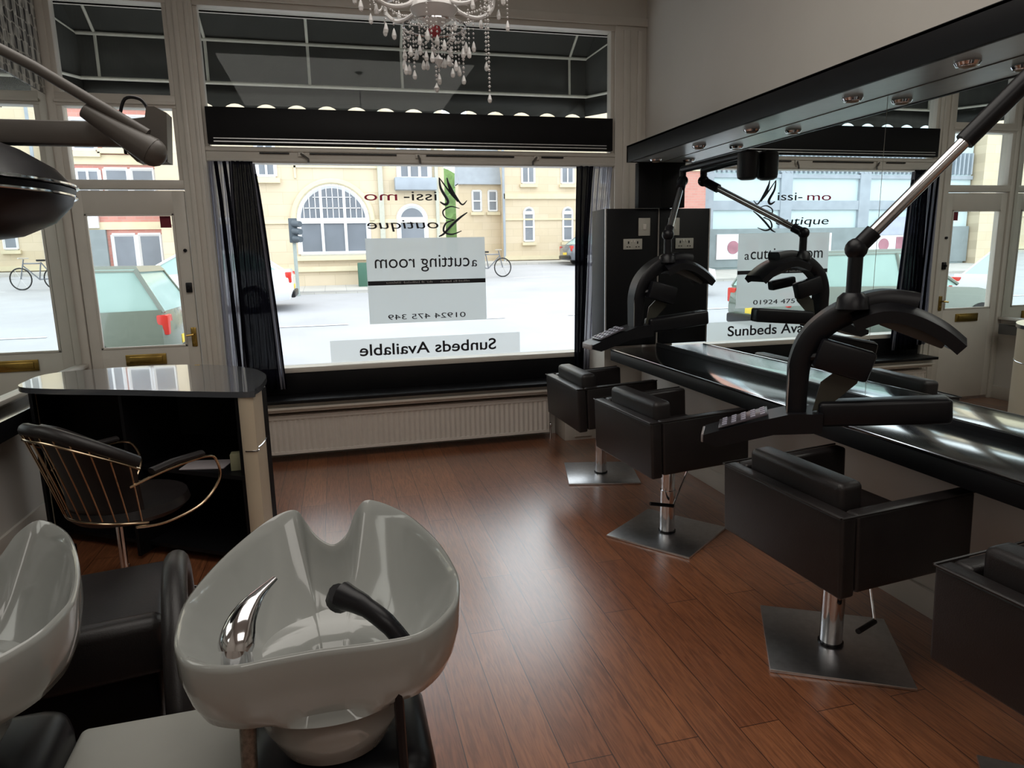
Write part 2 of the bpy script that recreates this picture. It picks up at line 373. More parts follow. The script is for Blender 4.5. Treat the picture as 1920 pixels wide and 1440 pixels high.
# ventilator slots and stays on the transom rail
for i, x in enumerate((-.18, .66, 1.58)):
    t = thing('window_stay', ['short metal window stay at the left end of the rail above the shop window', 'short metal window stay at the middle of the rail above the shop window', 'short metal window stay at the right end of the rail above the shop window'][i], 'window stay', (x, 5.325, 2.24), 0, 'window stays on the transom rail')
    s = (.05, .008, -.04)[i]
    bm = B(); tube(bm, [(0, 0, .01), (s, -.03, -.03), (s, -.035, -.055)], .008, 8); obj('arm', bm, greyplastic, t)
    bm = B(); box(bm, -.02, .02, -.004, .01, -.01, .02, .002); obj('bracket', bm, white, t)
for i, (a, b_) in enumerate(((-.46, -.26), (-.12, .50), (.72, 1.40), (1.62, 1.80))):
    bm = B(); box(bm, a, b_, 5.322, 5.334, 2.247, 2.256)
    tag(obj('slot_vent', bm, plastic), ['short dark slot at the far left of the rail above the shop window', 'long dark slot left of centre in the rail above the shop window', 'long dark slot right of centre in the rail above the shop window', 'short dark slot at the far right of the rail above the shop window'][i], 'vent', 'slot vents in the transom rail')

# ---------------------------------------------------------------- mirrors
bm = B(); box(bm, WX, WX+.004, 2.543, 4.63, .845, 2.127)
tag(obj('wall_mirror', bm, mirrorm), 'far wall mirror panel above the black shelf, next to the black cabinet', 'mirror')
bm = B(); box(bm, WX, WX+.004, -1.5, 2.540, .845, 2.127)
tag(obj('wall_mirror', bm, mirrorm), 'near wall mirror panel behind the chrome dryer arm on the right', 'mirror')
bm = B(); box(bm, LX, LX+.006, .2, 5.33, .815, 2.60)
tag(obj('wall_mirror', bm, mirrorm), 'tall wall mirror on the left wall beside the entrance door', 'mirror')
bm = B(); box(bm, LX, LX+.012, .2, 5.33, 2.60, CZ)
struct('wall_left_paper', bm, patm)
bm = B(); box(bm, LX, LX+.045, 1.0, 5.33, .79, .815, .003); struct('trim_6', bm, white)
bm = B(); box(bm, LX, -1.60, .6, 5.22, .665, .765, .004)
tag(obj('wall_shelf', bm, blackgloss), 'narrow black shelf along the left wall under the mirror', 'shelf')

# ---------------------------------------------------------------- right wall: pelmet, lamps, counter, cabinet
t = thing('mirror_pelmet', 'long black pelmet box running above the wall mirrors', 'pelmet', (2.03, 4.63, 2.126))
bm = B(); box(bm, 0, .022, -6.6, 0, 0, .112, .003); box(bm, .0, .47, -.02, 0, 0, .112); obj('fascia', bm, black, t)
bm = B(); box(bm, .022, .255, -6.6, -.02, .004, .016); obj('soffit', bm, underlam, t)
bm = B(); box(bm, .0, .47, -6.6, 0, .100, .112); obj('top_board', bm, black, t)
for i, y in enumerate((4.45, 3.87, 3.33, 2.60, 2.05)):
    t = thing('puck_light', ('unlit chrome puck light under the black pelmet, nearest the window', 'unlit chrome puck light under the pelmet, second from the window', 'unlit chrome puck light in the middle of the row under the pelmet', 'unlit chrome puck light under the pelmet, second from the right edge of the picture', 'unlit chrome puck light under the pelmet, nearest the right edge of the picture')[i], 'light', (2.165, y, 2.13), 0, 'puck lights under the pelmet')
    bm = B(); lathe(bm, [(.040, 0), (.042, -.006), (.036, -.016), (.028, -.019)], 24); obj('housing', bm, chrome, t)
    bm = B(); lathe(bm, [(.028, -.0185), (.022, -.023), (.001, -.025)], 20); obj('lens', bm, mat('frosted_lamp_lens', (.35, .27, .2), .3, noise=.1), t)
t = thing('wall_counter', 'long black gloss styling shelf under the wall mirrors', 'shelf', (1.915, 4.62, .72))
bm = B(); box(bm, 0, .374, -6.0, 0, .085, .10, .002); obj('counter_top', bm, blackgloss, t)
bm = B(); box(bm, .0, .025, -6.0, 0, .015, .085, .002); box(bm, .025, .374, -.02, 0, .015, .085); box(bm, .025, .374, -6.0, -.02, .015, .03); obj('counter_fascia', bm, black, t)
bm = B(); tube(bm, [(-.001, -6.0, .099), (-.001, 0, .099)], .0035, 8); obj('edge_bead', bm, chrome, t)
bm = B(); box(bm, .362, .374, -6.0, 0, .10, .124); obj('upstand', bm, black, t)
t = thing('tall_cabinet', 'black wall cabinet standing on the far end of the styling shelf beside the curtain', 'cabinet', (1.88, 4.64, .83))
bm = B(); box(bm, 0, .409, .012, .27, 0, .985, .003); obj('carcass', bm, black, t)
bm = B(); box(bm, .01, .400, 0, .012, .01, .975, .002); obj('front_panel', bm, black, t)
bm = B(); box(bm, -.004, .006, -.002, .006, .0, .985); obj('metal_edge_strip', bm, steel, t)
bm = B(); box(bm, 2.11, WX, 4.60, 4.66, 1.817, 2.125, .002)
tag(obj('end_panel', bm, black), 'narrow black upright panel between the tall cabinet and the pelmet', 'panel')
def wallplate(x, z, w, h, kind, label):
    t = thing(kind, label, 'socket' if kind == 'power_socket' else 'switch', (x, 4.638, z))
    bm = B(); box(bm, -w/2, w/2, -.009, 0, -h/2, h/2, .003); obj('plate', bm, mat('cream_plastic_plate', (.42, .40, .35), .4, noise=.05), t)
    if kind == 'power_socket':
        for k in (-1, 1):
            bm = B(); box(bm, k*.035-.004, k*.035+.004, -.012, -.008, .002, .02); box(bm, k*.035-.014, k*.035-.006, -.012, -.008, -.022, -.016); box(bm, k*.035+.006, k*.035+.014, -.012, -.008, -.022, -.016); obj('socket_holes', bm, plastic, t)
            bm = B(); box(bm, k*.012-.005, k*.012+.005, -.014, -.008, .012, .028, .001); obj('rocker', bm, white, t)
    else:
        bm = B(); box(bm, -.012, .012, -.015, -.008, -.02, .02, .002); obj('rocker', bm, white, t)
wallplate(2.174, 1.686, .09, .125, 'light_switch', 'cream switch plate on the tall black cabinet above the double socket')
wallplate(2.086, 1.566, .145, .075, 'power_socket', 'cream double power socket low on the face of the tall black cabinet')
# boxed-in white cupboard and pipes under the far end of the shelf
bm = B(); box(bm, 2.0, 2.50, 4.95, 5.42, .0, .80, .004); struct('wall_corner_boxing', bm, white)
bm = B(); box(bm, 1.74, 2.0, 5.15, 5.42, 0, .395, .004); box(bm, 1.82, 1.97, 5.135, 5.15, .03, .20, .004); struct('trim_7', bm, white)

# ---------------------------------------------------------------- radiator
t = thing('radiator', 'long white ribbed panel radiator under the shop window', 'radiator', (-.78, 5.21, .07))
bm = B(); L_ = 2.40; n = 120
prof = []
for i in range(n+1):
    x = L_*i/n; prof.append((x, .0 if i % 2 else .012))
rs = [[(x, y, .02) for x, y in prof], [(x, y, .27) for x, y in prof]]
V = rings(bm, rs, closed=False)
box(bm, 0, L_, .012, .05, 0, .285, .003); box(bm, 0, L_, -.001, .015, .265, .285, .002); box(bm, 0, L_, -.001, .015, 0, .022, .002)
obj('ribbed_panel', bm, radm, t, sharp=20)
bm = B(); box(bm, 0, L_, .0, .09, .285, .298, .002)
for i in range(60): box(bm, .03+i*.039, .05+i*.039, .03, .07, .298, .300)
obj('top_grille', bm, radm, t)
bm = B(); box(bm, L_, L_+.006, 0, .09, 0, .295, .001); obj('side_cover', bm, radm, t)
bm = B(); box(bm, -.006, 0, 0, .09, 0, .295, .001); obj('side_cover', bm, radm, t)
bm = B(); tube(bm, [(L_+.03, .05, -.07), (L_+.03, .05, .03), (L_, .05, .04)], .009, 10); ball(bm, (L_+.03, .05, .05), .02); obj('valve', bm, chrome, t)

# ---------------------------------------------------------------- window lettering (reads from the street)
t = thing('shop_name_lettering', 'black and red script lettering on the shop window, seen reversed', 'sign', (0, 0, 0))
LY = 5.386
# from the street, text runs toward -x: left end has the larger x
def stroke(bm, pts, r): tube(bm, [(p[0], LY, p[1]) for p in catmull([(a, b_, 0) for a, b_ in pts], 6)], [r*(.35+.65*math.sin(math.pi*k/(6*(len(pts)-1)))) for k in range(6*(len(pts)-1)+1)], 6)
bm = B()
stroke(bm, [(1.03, 1.93), (.99, 1.90), (.94, 1.97), (.88, 2.09)], .007)
stroke(bm, [(.88, 2.10), (.90, 2.02), (.95, 1.94), (.96, 1.92)], .012)
stroke(bm, [(.96, 1.92), (.90, 1.99), (.82, 2.10)], .007)
stroke(bm, [(.82, 2.10), (.83, 2.02), (.88, 1.93), (.86, 1.90), (.82, 1.92)], .012)
obj('script_capital', bm, letter, t)
text('letters', 'issi-', letter, t, .795, LY, 1.930, .066, .25); text('letters', 'mo', letred, t, .495, LY, 1.930, .046, .245)
bm = B()
stroke(bm, [(1.03, 1.84), (.97, 1.80), (.90, 1.74), (.84, 1.68), (.80, 1.66)], .010)
stroke(bm, [(.97, 1.87), (.90, 1.885), (.84, 1.85), (.86, 1.80), (.93, 1.785)], .006)
stroke(bm, [(.93, 1.785), (.86, 1.76), (.84, 1.70), (.90, 1.675), (.98, 1.70)], .008)
obj('script_capital', bm, letter, t)
text('letters', 'outique', letter, t, .80, LY, 1.700, .085, .54, shear=.1)
t = thing('window_sign', 'frosted grey sign panel with salon name and phone number on the window glass', 'sign', (0, 0, 0))
bm = B(); box(bm, .238, 1.162, 5.3870, 5.3885, 1.003, 1.652); obj('film', bm, frost, t)
text('letters', 'a', letter, t, 1.095, LY, 1.425, .05, .045); text('letters', 'cutting room', letter, t, 1.035, LY, 1.395, .125, .735)
bm = B(); box(bm, .240, 1.160, 5.3860, 5.3868, 1.298, 1.331); obj('black_bar', bm, letter, t)
bm = B(); rr_ = random.Random(3)   # the strapline is too small to read: fine upright marks in word-length runs
for xa, xb in ((1.030, .945), (.930, .900), (.885, .795), (.735, .690), (.670, .650), (.635, .510), (.490, .380)):
    x = xa
    while x > xb:
        h_ = rr_.choice((.011, .011, .016)); box(bm, x-.003, x, 5.3852, 5.3858, 1.308, 1.308+h_)
        if rr_.random() < .6: box(bm, x-.008, x, 5.3852, 5.3858, 1.316, 1.318)
        x -= .0115
obj('small_print', bm, letwh, t)
text('letters', '01924 475 349', letter, t, .990, LY, 1.030, .040, .61)
t = thing('window_strip_sign', 'long pale strip sign reading Sunbeds Available at the bottom of the window', 'sign', (0, 0, 0))
bm = B(); box(bm, -.07, 1.435, 5.3870, 5.3885, .722, .888); obj('film', bm, frost2, t)
text('letters', 'Sunbeds Available', letter, t, 1.233, LY, .757, .092, 1.085, bold=.012)

# ---------------------------------------------------------------- curtains
def curtain(name, label, top, bot, zt, zb, y, m, folds, amp, m2=None):
    bm = B(); n = folds*8; rs = []
    for k in range(13):
        f = k/12; z = zt+(zb-zt)*f
        a = top[0]+(bot[0]-top[0])*f**.8; b_ = top[1]+(bot[1]-top[1])*f**.8
        rs.append([(a+(b_-a)*i/n + .006*math.sin(i*1.7+k*.3), y+amp*math.sin(2*math.pi*i/8+.4*math.sin(k*.5))*(.6+.4*f)+.01*math.sin(i*.7), z) for i in range(n+1)])
    rings(bm, rs, closed=False)
    return obj(name, bm, m, None, sharp=80, solid=.002)
t = thing('curtain', 'black voile curtain hanging at the left side of the shop window', 'curtain', (0, 0, 0))
c = curtain('dark_panel', '', (-.66, -.505), (-.69, -.45), 2.185, .56, 5.26, sheer, 5, .022); c.parent = t
c = curtain('sheer_panel', '', (-.80, -.64), (-.80, -.66), 2.185, .60, 5.27, sheerp, 4, .018); c.parent = t
c = curtain('sheer_panel', '', (-.51, -.497), (-.455, -.41), 2.17, .56, 5.268, sheerp, 2, .010); c.parent = t
c = curtain('dark_stripe', '', (-.498, -.490), (-.415, -.40), 2.10, .56, 5.262, sheer, 1, .006); c.parent = t
c = curtain('dark_stripe', '', (-.755, -.735), (-.72, -.69), 2.18, .60, 5.235, sheer, 1, .008); c.parent = t
c = curtain('dark_stripe', '', (-.70, -.68), (-.66, -.64), 2.18, .60, 5.235, sheer, 1, .008); c.parent = t
t = thing('curtain', 'black and grey voile curtain gathered at the right side of the shop window', 'curtain', (0, 0, 0))
c = curtain('dark_panel', '', (1.885, 2.02), (1.87, 1.93), 2.18, .52, 5.26, sheer, 3, .018); c.parent = t
c = curtain('sheer_panel', '', (2.0, 2.20), (1.92, 2.10), 2.18, .52, 5.28, sheerp, 5, .014); c.parent = t

# ================================================================= STYLING CHAIRS
def styling_chair(label, loc, rz, base_rot, ztop):
    t = thing('styling_chair', label, 'chair', loc, rz, 'black box styling chairs along the mirrors')
    dz = ztop-.685
    tilt = Matrix.Rotation(R(-2.5), 4, 'Y')
    def pl(bm): bmesh.ops.transform(bm, matrix=Matrix.Translation((0, 0, .55+dz)) @ tilt @ Matrix.Translation((0, 0, -.55)), verts=bm.verts)
    bm = B(); box(bm, -.285, -.225, -.315, .315, .405, .685, .012, seg=3); pl(bm); obj('back_panel', bm, leather, t)
    for s in (-1, 1):
        bm = B(); ys = sorted((s*.255, s*.315)); box(bm, -.223, .265, ys[0], ys[1], .415, .685, .014, seg=3)
        pl(bm); obj('armrest', bm, leather, t)
    bm = B(); box(bm, -.225, .265, -.252, .252, .41, .50, .012, seg=3); pl(bm); obj('seat_base', bm, leather, t)
    bm = B(); box(bm, -.20, .255, -.248, .248, .50, .545, .02, seg=3); pl(bm); obj('seat_cushion', bm, leather, t)
    bm = B(); box(bm, -.222, -.125, -.238, .238, .50, .76, .024, seg=4); pl(bm); obj('back_cushion', bm, leather, t)
    bm = B()
    for s in (-1, 1): tube(bm, [(-.287, s*.312, .684), (-.287, -s*.0, .686)], .004, 6)
    tube(bm, [(-.286, -.316, .684), (.26, -.317, .684)], .004, 6); tube(bm, [(-.286, .316, .684), (.26, .317, .684)], .004, 6); pl(bm)
    obj('piping', bm, leather, t)
    br = Matrix.Rotation(base_rot-rz, 4, 'Z')
    bm = B(); box(bm, -.238, .238, -.238, .238, .001, .013, .002, mtx=br); obj('base_plate', bm, steel, t)
    bm = B(); lathe(bm, [(.041, .013), (.041, .25), (.036, .25), (.036, .42+dz)], 28); obj('column', bm, chrome, t)
    bm = B(); lathe(bm, [(.046, .013), (.046, .022), (.042, .022)], 28); obj('collar', bm, plastic, t)
    bm = B(); lathe(bm, [(.09, .385+dz), (.09, .405+dz)], 20); obj('mounting_plate', bm, plastic, t)
    return t
def lever(t, pts_rod, bar):
    bm = B(); tube(bm, pts_rod, .005, 8); o = obj('pump_lever', bm, chrome, t)
    bm = B(); tube(bm, bar, .010, 10); obj('pedal', bm, plastic, o)
c3 = styling_chair('third black box styling chair from the window, directly under the large hair processor', (1.757, 2.03, 0), R(3), R(-30), .685)
lever(c3, [(-.0, -.02, .35), (.055, -.10, .33), (.08, -.12, .15)], [(.08, -.12, .15), (-.03, -.155, .15)])
c2 = styling_chair('second black box styling chair from the window, its square steel plate turned cornerwise', (1.66, 3.195, 0), R(4), R(37), .725)
lever(c2, [(.045, -.01, .38), (.09, -.05, .37), (-.02, -.09, .19)], [(-.02, -.09, .19), (-.15, -.075, .215)])
c1 = styling_chair('farthest black box styling chair, nearest the radiator and window', (1.70, 4.262, 0), R(1), R(-15), .685)
c4 = styling_chair('nearest black box styling chair, cut off by the right edge of the picture', (1.80, 1.07, 0), R(3), R(-38), .685)

# ================================================================= HOOD DRYERS
def dryer(label, O, rz, elbow, hinge, mount=None, chrome_to=1.0, sc=1.0):
    t = thing('hair_processor', label, 'hair dryer', O, rz, 'hair processors on jointed arms')
    iM = (Matrix.Translation(Vector(O)) @ Matrix.Rotation(rz, 4, 'Z')).inverted()
    # curved spine in the u-z plane, flat section
    path = catmull([(-.03, 0, -.01), (-.03, 0, .10), (-.025, 0, .19), (.01, 0, .275), (.09, 0, .345), (.20, 0, .385), (.30, 0, .375)], 6)
    bm = B(); n = len(path); rs = []
    for i, p in enumerate(path):
        tg = (path[min(i+1, n-1)]-path[max(i-1, 0)]).normalized(); nn = Vector((-tg.z, 0, tg.x))
        hw = .045+.02*(i/n); th = .030+.012*(i/n)
        rs.append([p+nn*th*a+Vector((0, hw*b_, 0)) for a, b_ in ((1, -.8), (.6, -1), (-.6, -1), (-1, -.8), (-1, .8), (-.6, 1), (.6, 1), (1, .8))])
    rings(bm, rs); obj('spine', bm, plastic, t, sharp=50)
    # thin bright edge line of the spine
    bm = B(); tube(bm, [p+Vector((-.030, -.040, 0)) if p.z < .2 else p+Vector((-.018, -.040, .022)) for p in path[:22]], .0025, 6); obj('edge_strip', bm, steel, t)
    # top wing: folded, drooping plate
    def wing(name, pts, w0, w1, th, yo=0):
        bm = B(); rs = []
        q = catmull(pts, 5); m_ = len(q)
        for i, p in enumerate(q):
            f = i/(m_-1); w_ = w0+(w1-w0)*f
            tg = (q[min(i+1, m_-1)]-q[max(i-1, 0)]).normalized(); nn = Vector((-tg.z, 0, tg.x))
            rs.append([p+nn*(th*a)+Vector((0, yo+w_*b_, -.03*abs(b_)**2*(1 if a else 1))) for a, b_ in ((1, -.7), (.7, -1), (-.7, -1), (-1, -.7), (-1, .7), (-.7, 1), (.7, 1), (1, .7))])
        rings(bm, rs); return obj(name, bm, plastic, t, sharp=45)
    wing('top_heater', [(.12, 0, .345), (.20, 0, .375), (.28, 0, .365), (.36, 0, .325), (.42, 0, .275)], .11, .10, .026)
    bm = B(); box(bm, -.10, .10, -.012, .012, -.02, .02, .006, mtx=Matrix.Translation((.30, -.02, .295)) @ Matrix.Rotation(R(22), 4, 'Y')); obj('heater_element', bm, greyplastic, t)
    # middle side heater
    bm = B(); box(bm, 0, .17, -.06, .0, -.05, .05, .012, mtx=Matrix.Translation((.02, -.03, .225)) @ Matrix.Rotation(R(16), 4, 'Y')); obj('side_heater', bm, plastic, t)
    bm = B(); box(bm, .0, .17, .02, .08, -.03, .03, .012, mtx=Matrix.Translation((.06, .10, .235)) @ Matrix.Rotation(R(10), 4, 'Y')); obj('side_heater', bm, plastic, t)
    tubep = [(-.02, -.02, .2), (.03, -.05, .21), (.1, -.06, .215)]
    bm = B(); tube(bm, tubep, .015, 8); obj('side_bracket', bm, plastic, t)
    # diagonal glass-like visor panel between side heater and base
    bm = B(); prism(bm, [(.02, .02), (.04, .12), (.13, .20), (.16, .16), (.15, .12), (.06, .03)], -.03, -.025, XZ); obj('visor', bm, mat('smoked_visor', (.05, .05, .04), .2, noise=.1), t)
    # base bar with the control box at its left end
    bm = B(); box(bm, .04, .43, -.055, .03, -.035, .05, .016, seg=3, mtx=Matrix.Rotation(R(-5), 4, 'Y')); obj('base_heater', bm, plastic, t)
    bm = B(); prism(bm, [(-.33, -.10), (-.33, -.075), (-.22, -.035), (-.05, .015), (.05, .02), (.05, -.045), (-.10, -.06), (-.28, -.115)], -.075, .075, XZ); cb = obj('control_box', bm, plastic, t)
    bm = B(); mt = Matrix.Translation((-.20, 0, -.022)) @ Matrix.Rotation(R(-20), 4, 'Y')
    box(bm, -.085, .085, -.065, .065, -.001, .003, .001, mtx=mt); obj('key_panel', bm, mat('dim_key_panel', (.06, .05, .06), .3, noise=.4, nscale=40), t)
    bm = B()
    for i in range(5):
        for j in range(4):
            box(bm, -.072+i*.033, -.055+i*.033, -.05+j*.03, -.035+j*.03, .003, .007, .001, mtx=mt)
    obj('keys', bm, mat('lilac_grey_key', (.35, .34, .42), .3, noise=.1), t)
    bm = B(); box(bm, -.338, -.325, -.06, .06, -.105, -.075, .003); obj('label_strip', bm, mat('dusty_silver_strip', (.30, .27, .27), .3, noise=.2, nscale=40), t)
    # jointed arm
    def loc(p): return iM @ Vector(p)
    e, h = loc(elbow), loc(hinge)
    top = Vector((e.x, e.y, .40))
    bm = B(); tube(bm, [top, e], .022, 14); ball(bm, e, .034, 14); lathe(bm, [(.05, .37), (.045, .405), (.03, .42)], 18, (e.x, e.y, 0)); obj('swivel_post', bm, plastic, t)
    dv = h-e; mid = e+dv*chrome_to
    bm = B(); tube(bm, [e+dv*.03, mid], .019, 14); obj('arm_tube', bm, chrome, t)
    bm = B(); tube(bm, [e+dv*.0, e+dv*.10], .026, 12); obj('elbow_sleeve', bm, plastic, t)
    bm = B(); tube(bm, [mid-dv*.02, h], .028, 14); ball(bm, h, .036, 12); obj('arm_sleeve', bm, plastic, t)
    if mount:
        mo = loc(mount)
        bm = B(); tube(bm, [h, h+Vector((0, 0, .07))], .022, 12); tube(bm, [h+Vector((0, 0, .07)), Vector((mo.x, mo.y, h.z+.07))], .022, 12); obj('wall_arm', bm, plastic, t)
        bm = B(); lathe(bm, [(.035, -.07), (.052, -.06), (.056, -.04), (.056, .07), (.045, .08)], 24, (mo.x, mo.y, h.z)); obj('wall_mount', bm, plastic, t)
    return t
dryer('large black hair processor on a chrome arm above the third styling chair', (1.53, 1.965, .945), R(-33), (1.575, 1.83, 1.50), (1.975, 1.60, 2.02), (2.225, 1.45, 2.0), .60)
dryer('far black hair processor standing in front of the tall black cabinet', (1.70, 3.66, 1.075), R(3), (1.845, 3.62, 1.60), (2.215, 4.16, 1.955), (2.228, 3.45, 2.0), .86)

# left processor: round hood and sprung arm
t = thing('hood_dryer', 'black round hood dryer on a grey jointed arm at the left wall', 'hair dryer', (-.85, 1.62, 1.652))
bm = B(); lathe(bm, [(.02, .125), (.10, .122), (.18, .108), (.25, .080), (.305, .045), (.335, .008)], 48); obj('hood_shell', bm, plastic, t)
bm = B(); lathe(bm, [(.335, .004), (.325, -.025), (.29, -.062), (.23, -.090), (.14, -.104), (.05, -.102), (.02, -.10)], 48); obj('hood_lower_shell', bm, plastic, t)
bm = B()
for z, r in ((.010, .337), (-.010, .333)): tube(bm, [(r*math.cos(a*math.pi/24), r*math.sin(a*math.pi/24), z) for a in range(48)], .0035, 6, closed=True)
obj('seam_trim', bm, chrome, t)
bm = B(); tube(bm, [(.495, 0, .11), (.30, .01, .235), (.0, .03, .40), (-.25, .05, .53)], .011, 12); tube(bm, [(-.25, .05, .53), (-.25, .05, .10), (-.1, 0, .08)], .015, 10); obj('sprung_arm', bm, greyplastic, t)
bm = B(); tube(bm, [(.50, -.0, .075), (.38, .01, .155)], [.030, .015], 14); ball(bm, (.50, -.0, .075), .029, 14); obj('arm_knuckle', bm, greyplastic, t)
bm = B(); box(bm, -.91, .47, .04, .08, .093, .142, .01); prism(bm, [(.43, .093), (.46, .060), (.52, .06), (.528, .16), (.505, .172), (.49, .172), (.485, .150), (.43, .142)], .035, .085, XZ); obj('wall_arm', bm, greyplastic, t)
bm = B(); tube(bm, catmull([(.49, .06, .165), (.475, .06, .19), (.445, .06, .19), (.43, .06, .15)], 5), .0035, 6); obj('cable', bm, plastic, t)

# ================================================================= SHAMPOO BASINS
def basin(label, loc, rz):
    t = thing('shampoo_basin', label, 'basin', loc, rz, 'white ceramic backwash basins')
    rim = [(-0.242, -0.125, -0.01), (-0.21, -0.178, -0.01), (-0.145, -0.208, -0.01), (-0.088, -0.205, -0.01), (-0.005, -0.2, -0.01), (0.1, -0.204, -0.01), (0.172, -0.192, -0.01), (0.232, -0.13, -0.005), (0.256, -0.061, 0.0), (0.261, 0.011, 0.005), (0.238, 0.125, 0.025), (0.183, 0.255, 0.045), (0.107, 0.338, 0.055), (0.073, 0.3, 0.043), (0.05, 0.254, 0.01), (0.017, 0.245, -0.01), (-0.018, 0.254, 0.01), (-0.043, 0.275, 0.04), (-0.07, 0.322, 0.055), (-0.128, 0.297, 0.045), (-0.206, 0.184, 0.02), (-0.255, 0.046, 0.0), (-0.254, -0.065, -0.005)]
    P = catmull(rim, 6, closed=True); n = len(P)
    def ring(sc, dz, mixz, cy=0.04, cx=0.005, inner=False):   # scaled about a centre, height blended to flat
        out = []
        for p in P:
            a = math.atan2(p.y-cy, p.x-cx); e = min(1, mixz*1.1) if inner else (.92 if mixz > .95 else 0)
            q = Vector((cx+.252*math.cos(a)*sc, cy+.245*math.sin(a)*sc)); w = Vector((cx+(p.x-cx)*sc, cy+(p.y-cy)*sc))
            w = w.lerp(q, e); out.append(Vector((w.x, w.y, p.z*(1-mixz)+dz)))
        return out
    rs = [ring(.10, -.200, 1, inner=True), ring(.25, -.196, 1, inner=True), ring(.45, -.178, .95, inner=True), ring(.63, -.142, .8, inner=True), ring(.77, -.098, .55, inner=True), ring(.87, -.052, .3, inner=True), ring(.93, -.020, .1, inner=True), ring(.955, -.004, 0), ring(.975, .001, 0),
          ring(.995, -.002, 0), ring(1.0, -.012, 0), ring(.995, -.06, .3), ring(.955, -.105, .6, .03), ring(.90, -.135, .8, -.02), ring(.72, -.15, 1, -.03), ring(.56, -.17, 1, -.04), ring(.52, -.22, 1, -.04), ring(.40, -.27, 1, -.05), ring(.2, -.285, 1, -.05)]
    bm = B(); rings(bm, rs); obj('bowl', bm, ceramic, t, sharp=60)
    bm = B(); lathe(bm, [(.001, -.196), (.024, -.195), (.028, -.199)], 20, (.005, .04, 0)); obj('drain', bm, chrome, t)
    # mixer tap
    bm = B(); lathe(bm, [(.032, -.06), (.032, -.045), (.027, -.04), (.024, -.01), (.020, .005)], 20, (-.140, -.165, 0)); tp = obj('mixer_tap', bm, chrome, t)
    bm = B(); tube(bm, catmull([(-.140, -.170, -.005), (-.132, -.145, .030), (-.112, -.105, .052), (-.082, -.055, .062)], 5), [.028, .030, .031, .030, .028, .026, .024, .022, .020, .018, .015, .012, .010, .008, .007, .006], 12, flat=(.7, 1)); obj('lever_handle', bm, chrome, tp)
    # hand shower
    bm = B(); tube(bm, catmull([(.135, -.180, -.030), (.108, -.165, .004), (.070, -.135, .028), (.035, -.105, .036)], 5), [.016]*5+[.017]*5+[.019, .020, .021, .023, .025, .026], 14); tube(bm, [(.035, -.105, .036), (.026, -.096, .020)], [.026, .023], 14); sh = obj('hand_shower', bm, plastic, t)
    bm = B(); lathe(bm, [(.022, -.055), (.022, -.035), (.016, -.03)], 16, (.137, -.172, 0)); obj('shower_collar', bm, chrome, sh)
    # hoses and stand
    bm = B(); tube(bm, catmull([(-.135, -.15, -.13), (-.138, -.165, -.26), (-.13, -.16, -.42), (-.10, -.12, -.60)], 5), .014, 10); obj('water_hose', bm, mat('braided_hose', (.25, .23, .20), .35, .8, noise=.5, nscale=120), t)
    bm = B(); tube(bm, [(.12, -.18, -.10), (.125, -.185, -.45)], .009, 8); obj('tilt_rod', bm, plastic, t)
    return t
BZ = .87
def pedestal(t):
    h = BZ-.289; bm = B(); box(bm, -.17, .19, -.16, .15, -BZ, h-BZ, .055, seg=5); obj('pedestal', bm, plastic, t, sharp=60)
pedestal(basin('white ceramic shampoo basin in the middle foreground with chrome tap and black hand shower', (-.060, 1.285, BZ), 0))
pedestal(basin('white ceramic shampoo basin cut off by the left edge of the picture', (-.785, 1.375, BZ), R(2)))
# backwash seat in front of the left basin
t = thing('backwash_chair', 'low black backwash seat with curved padded arms in front of the left basin', 'chair', (-.86, 2.10, 0), R(10))
bm = B(); box(bm, -.30, .30, -.16, .40, .36, .46, .035, seg=4); obj('seat', bm, leather, t)
bm = B(); box(bm, -.30, .30, -.22, -.14, .36, .53, .03, seg=4); obj('backrest', bm, leather, t)
for sg in (-1, 1):
    bm = B(); tube(bm, catmull([(sg*.345, -.58, .30), (sg*.345, -.56, .44), (sg*.345, -.44, .585), (sg*.345, -.28, .66), (sg*.345, -.12, .65), (sg*.345, .0, .57), (sg*.345, .04, .44)], 6), .032, 14); obj('armrest', bm, leather, t)
    bm = B(); box(bm, sg*.325-.012, sg*.325+.012, -.55, .20, .10, .44, .01); obj('side_panel', bm, leather, t)
bm = B(); box(bm, -.26, .26, -.12, .34, .0, .36, .02); obj('base_box', bm, black, t)
for sg in (-1, 1):
    bm = B(); cyl(bm, (sg*.33, -.34, 0), (sg*.33, -.34, .18), .012, 10); obj('steel_leg', bm, chrome, t)
# white storage unit between the basins
t = thing('storage_unit', 'low white plastic unit standing between the two shampoo basins', 'cabinet', (-.415, 1.33, 0), R(1))
bm = B(); box(bm, -.16, .16, -.18, .18, 0, .465, .012); obj('body', bm, mat('aged_white_plastic', (.34, .34, .31), .45, noise=.06, nscale=6), t)
bm = B(); box(bm, -.185, .185, -.20, .205, .465, .505, .018, seg=4); obj('lid', bm, mat('aged_white_plastic', (.34, .34, .31)), t)

# ================================================================= RECEPTION DESK
t = thing('reception_desk', 'curved reception desk with glossy dark top and cream curved front, open on the near side', 'desk', (0, 0, 0))
DT = .90
outl = catmull([(-1.54, 3.866, 0), (-1.0, 3.608, 0), (-.46, 3.355, 0), (-.405, 3.42, 0), (-.385, 3.60, 0), (-.40, 3.86, 0), (-.52, 4.14, 0), (-.78, 4.36, 0), (-1.10, 4.44, 0), (-1.42, 4.42, 0), (-1.60, 4.33, 0), (-1.625, 4.12, 0)], 6, closed=True)
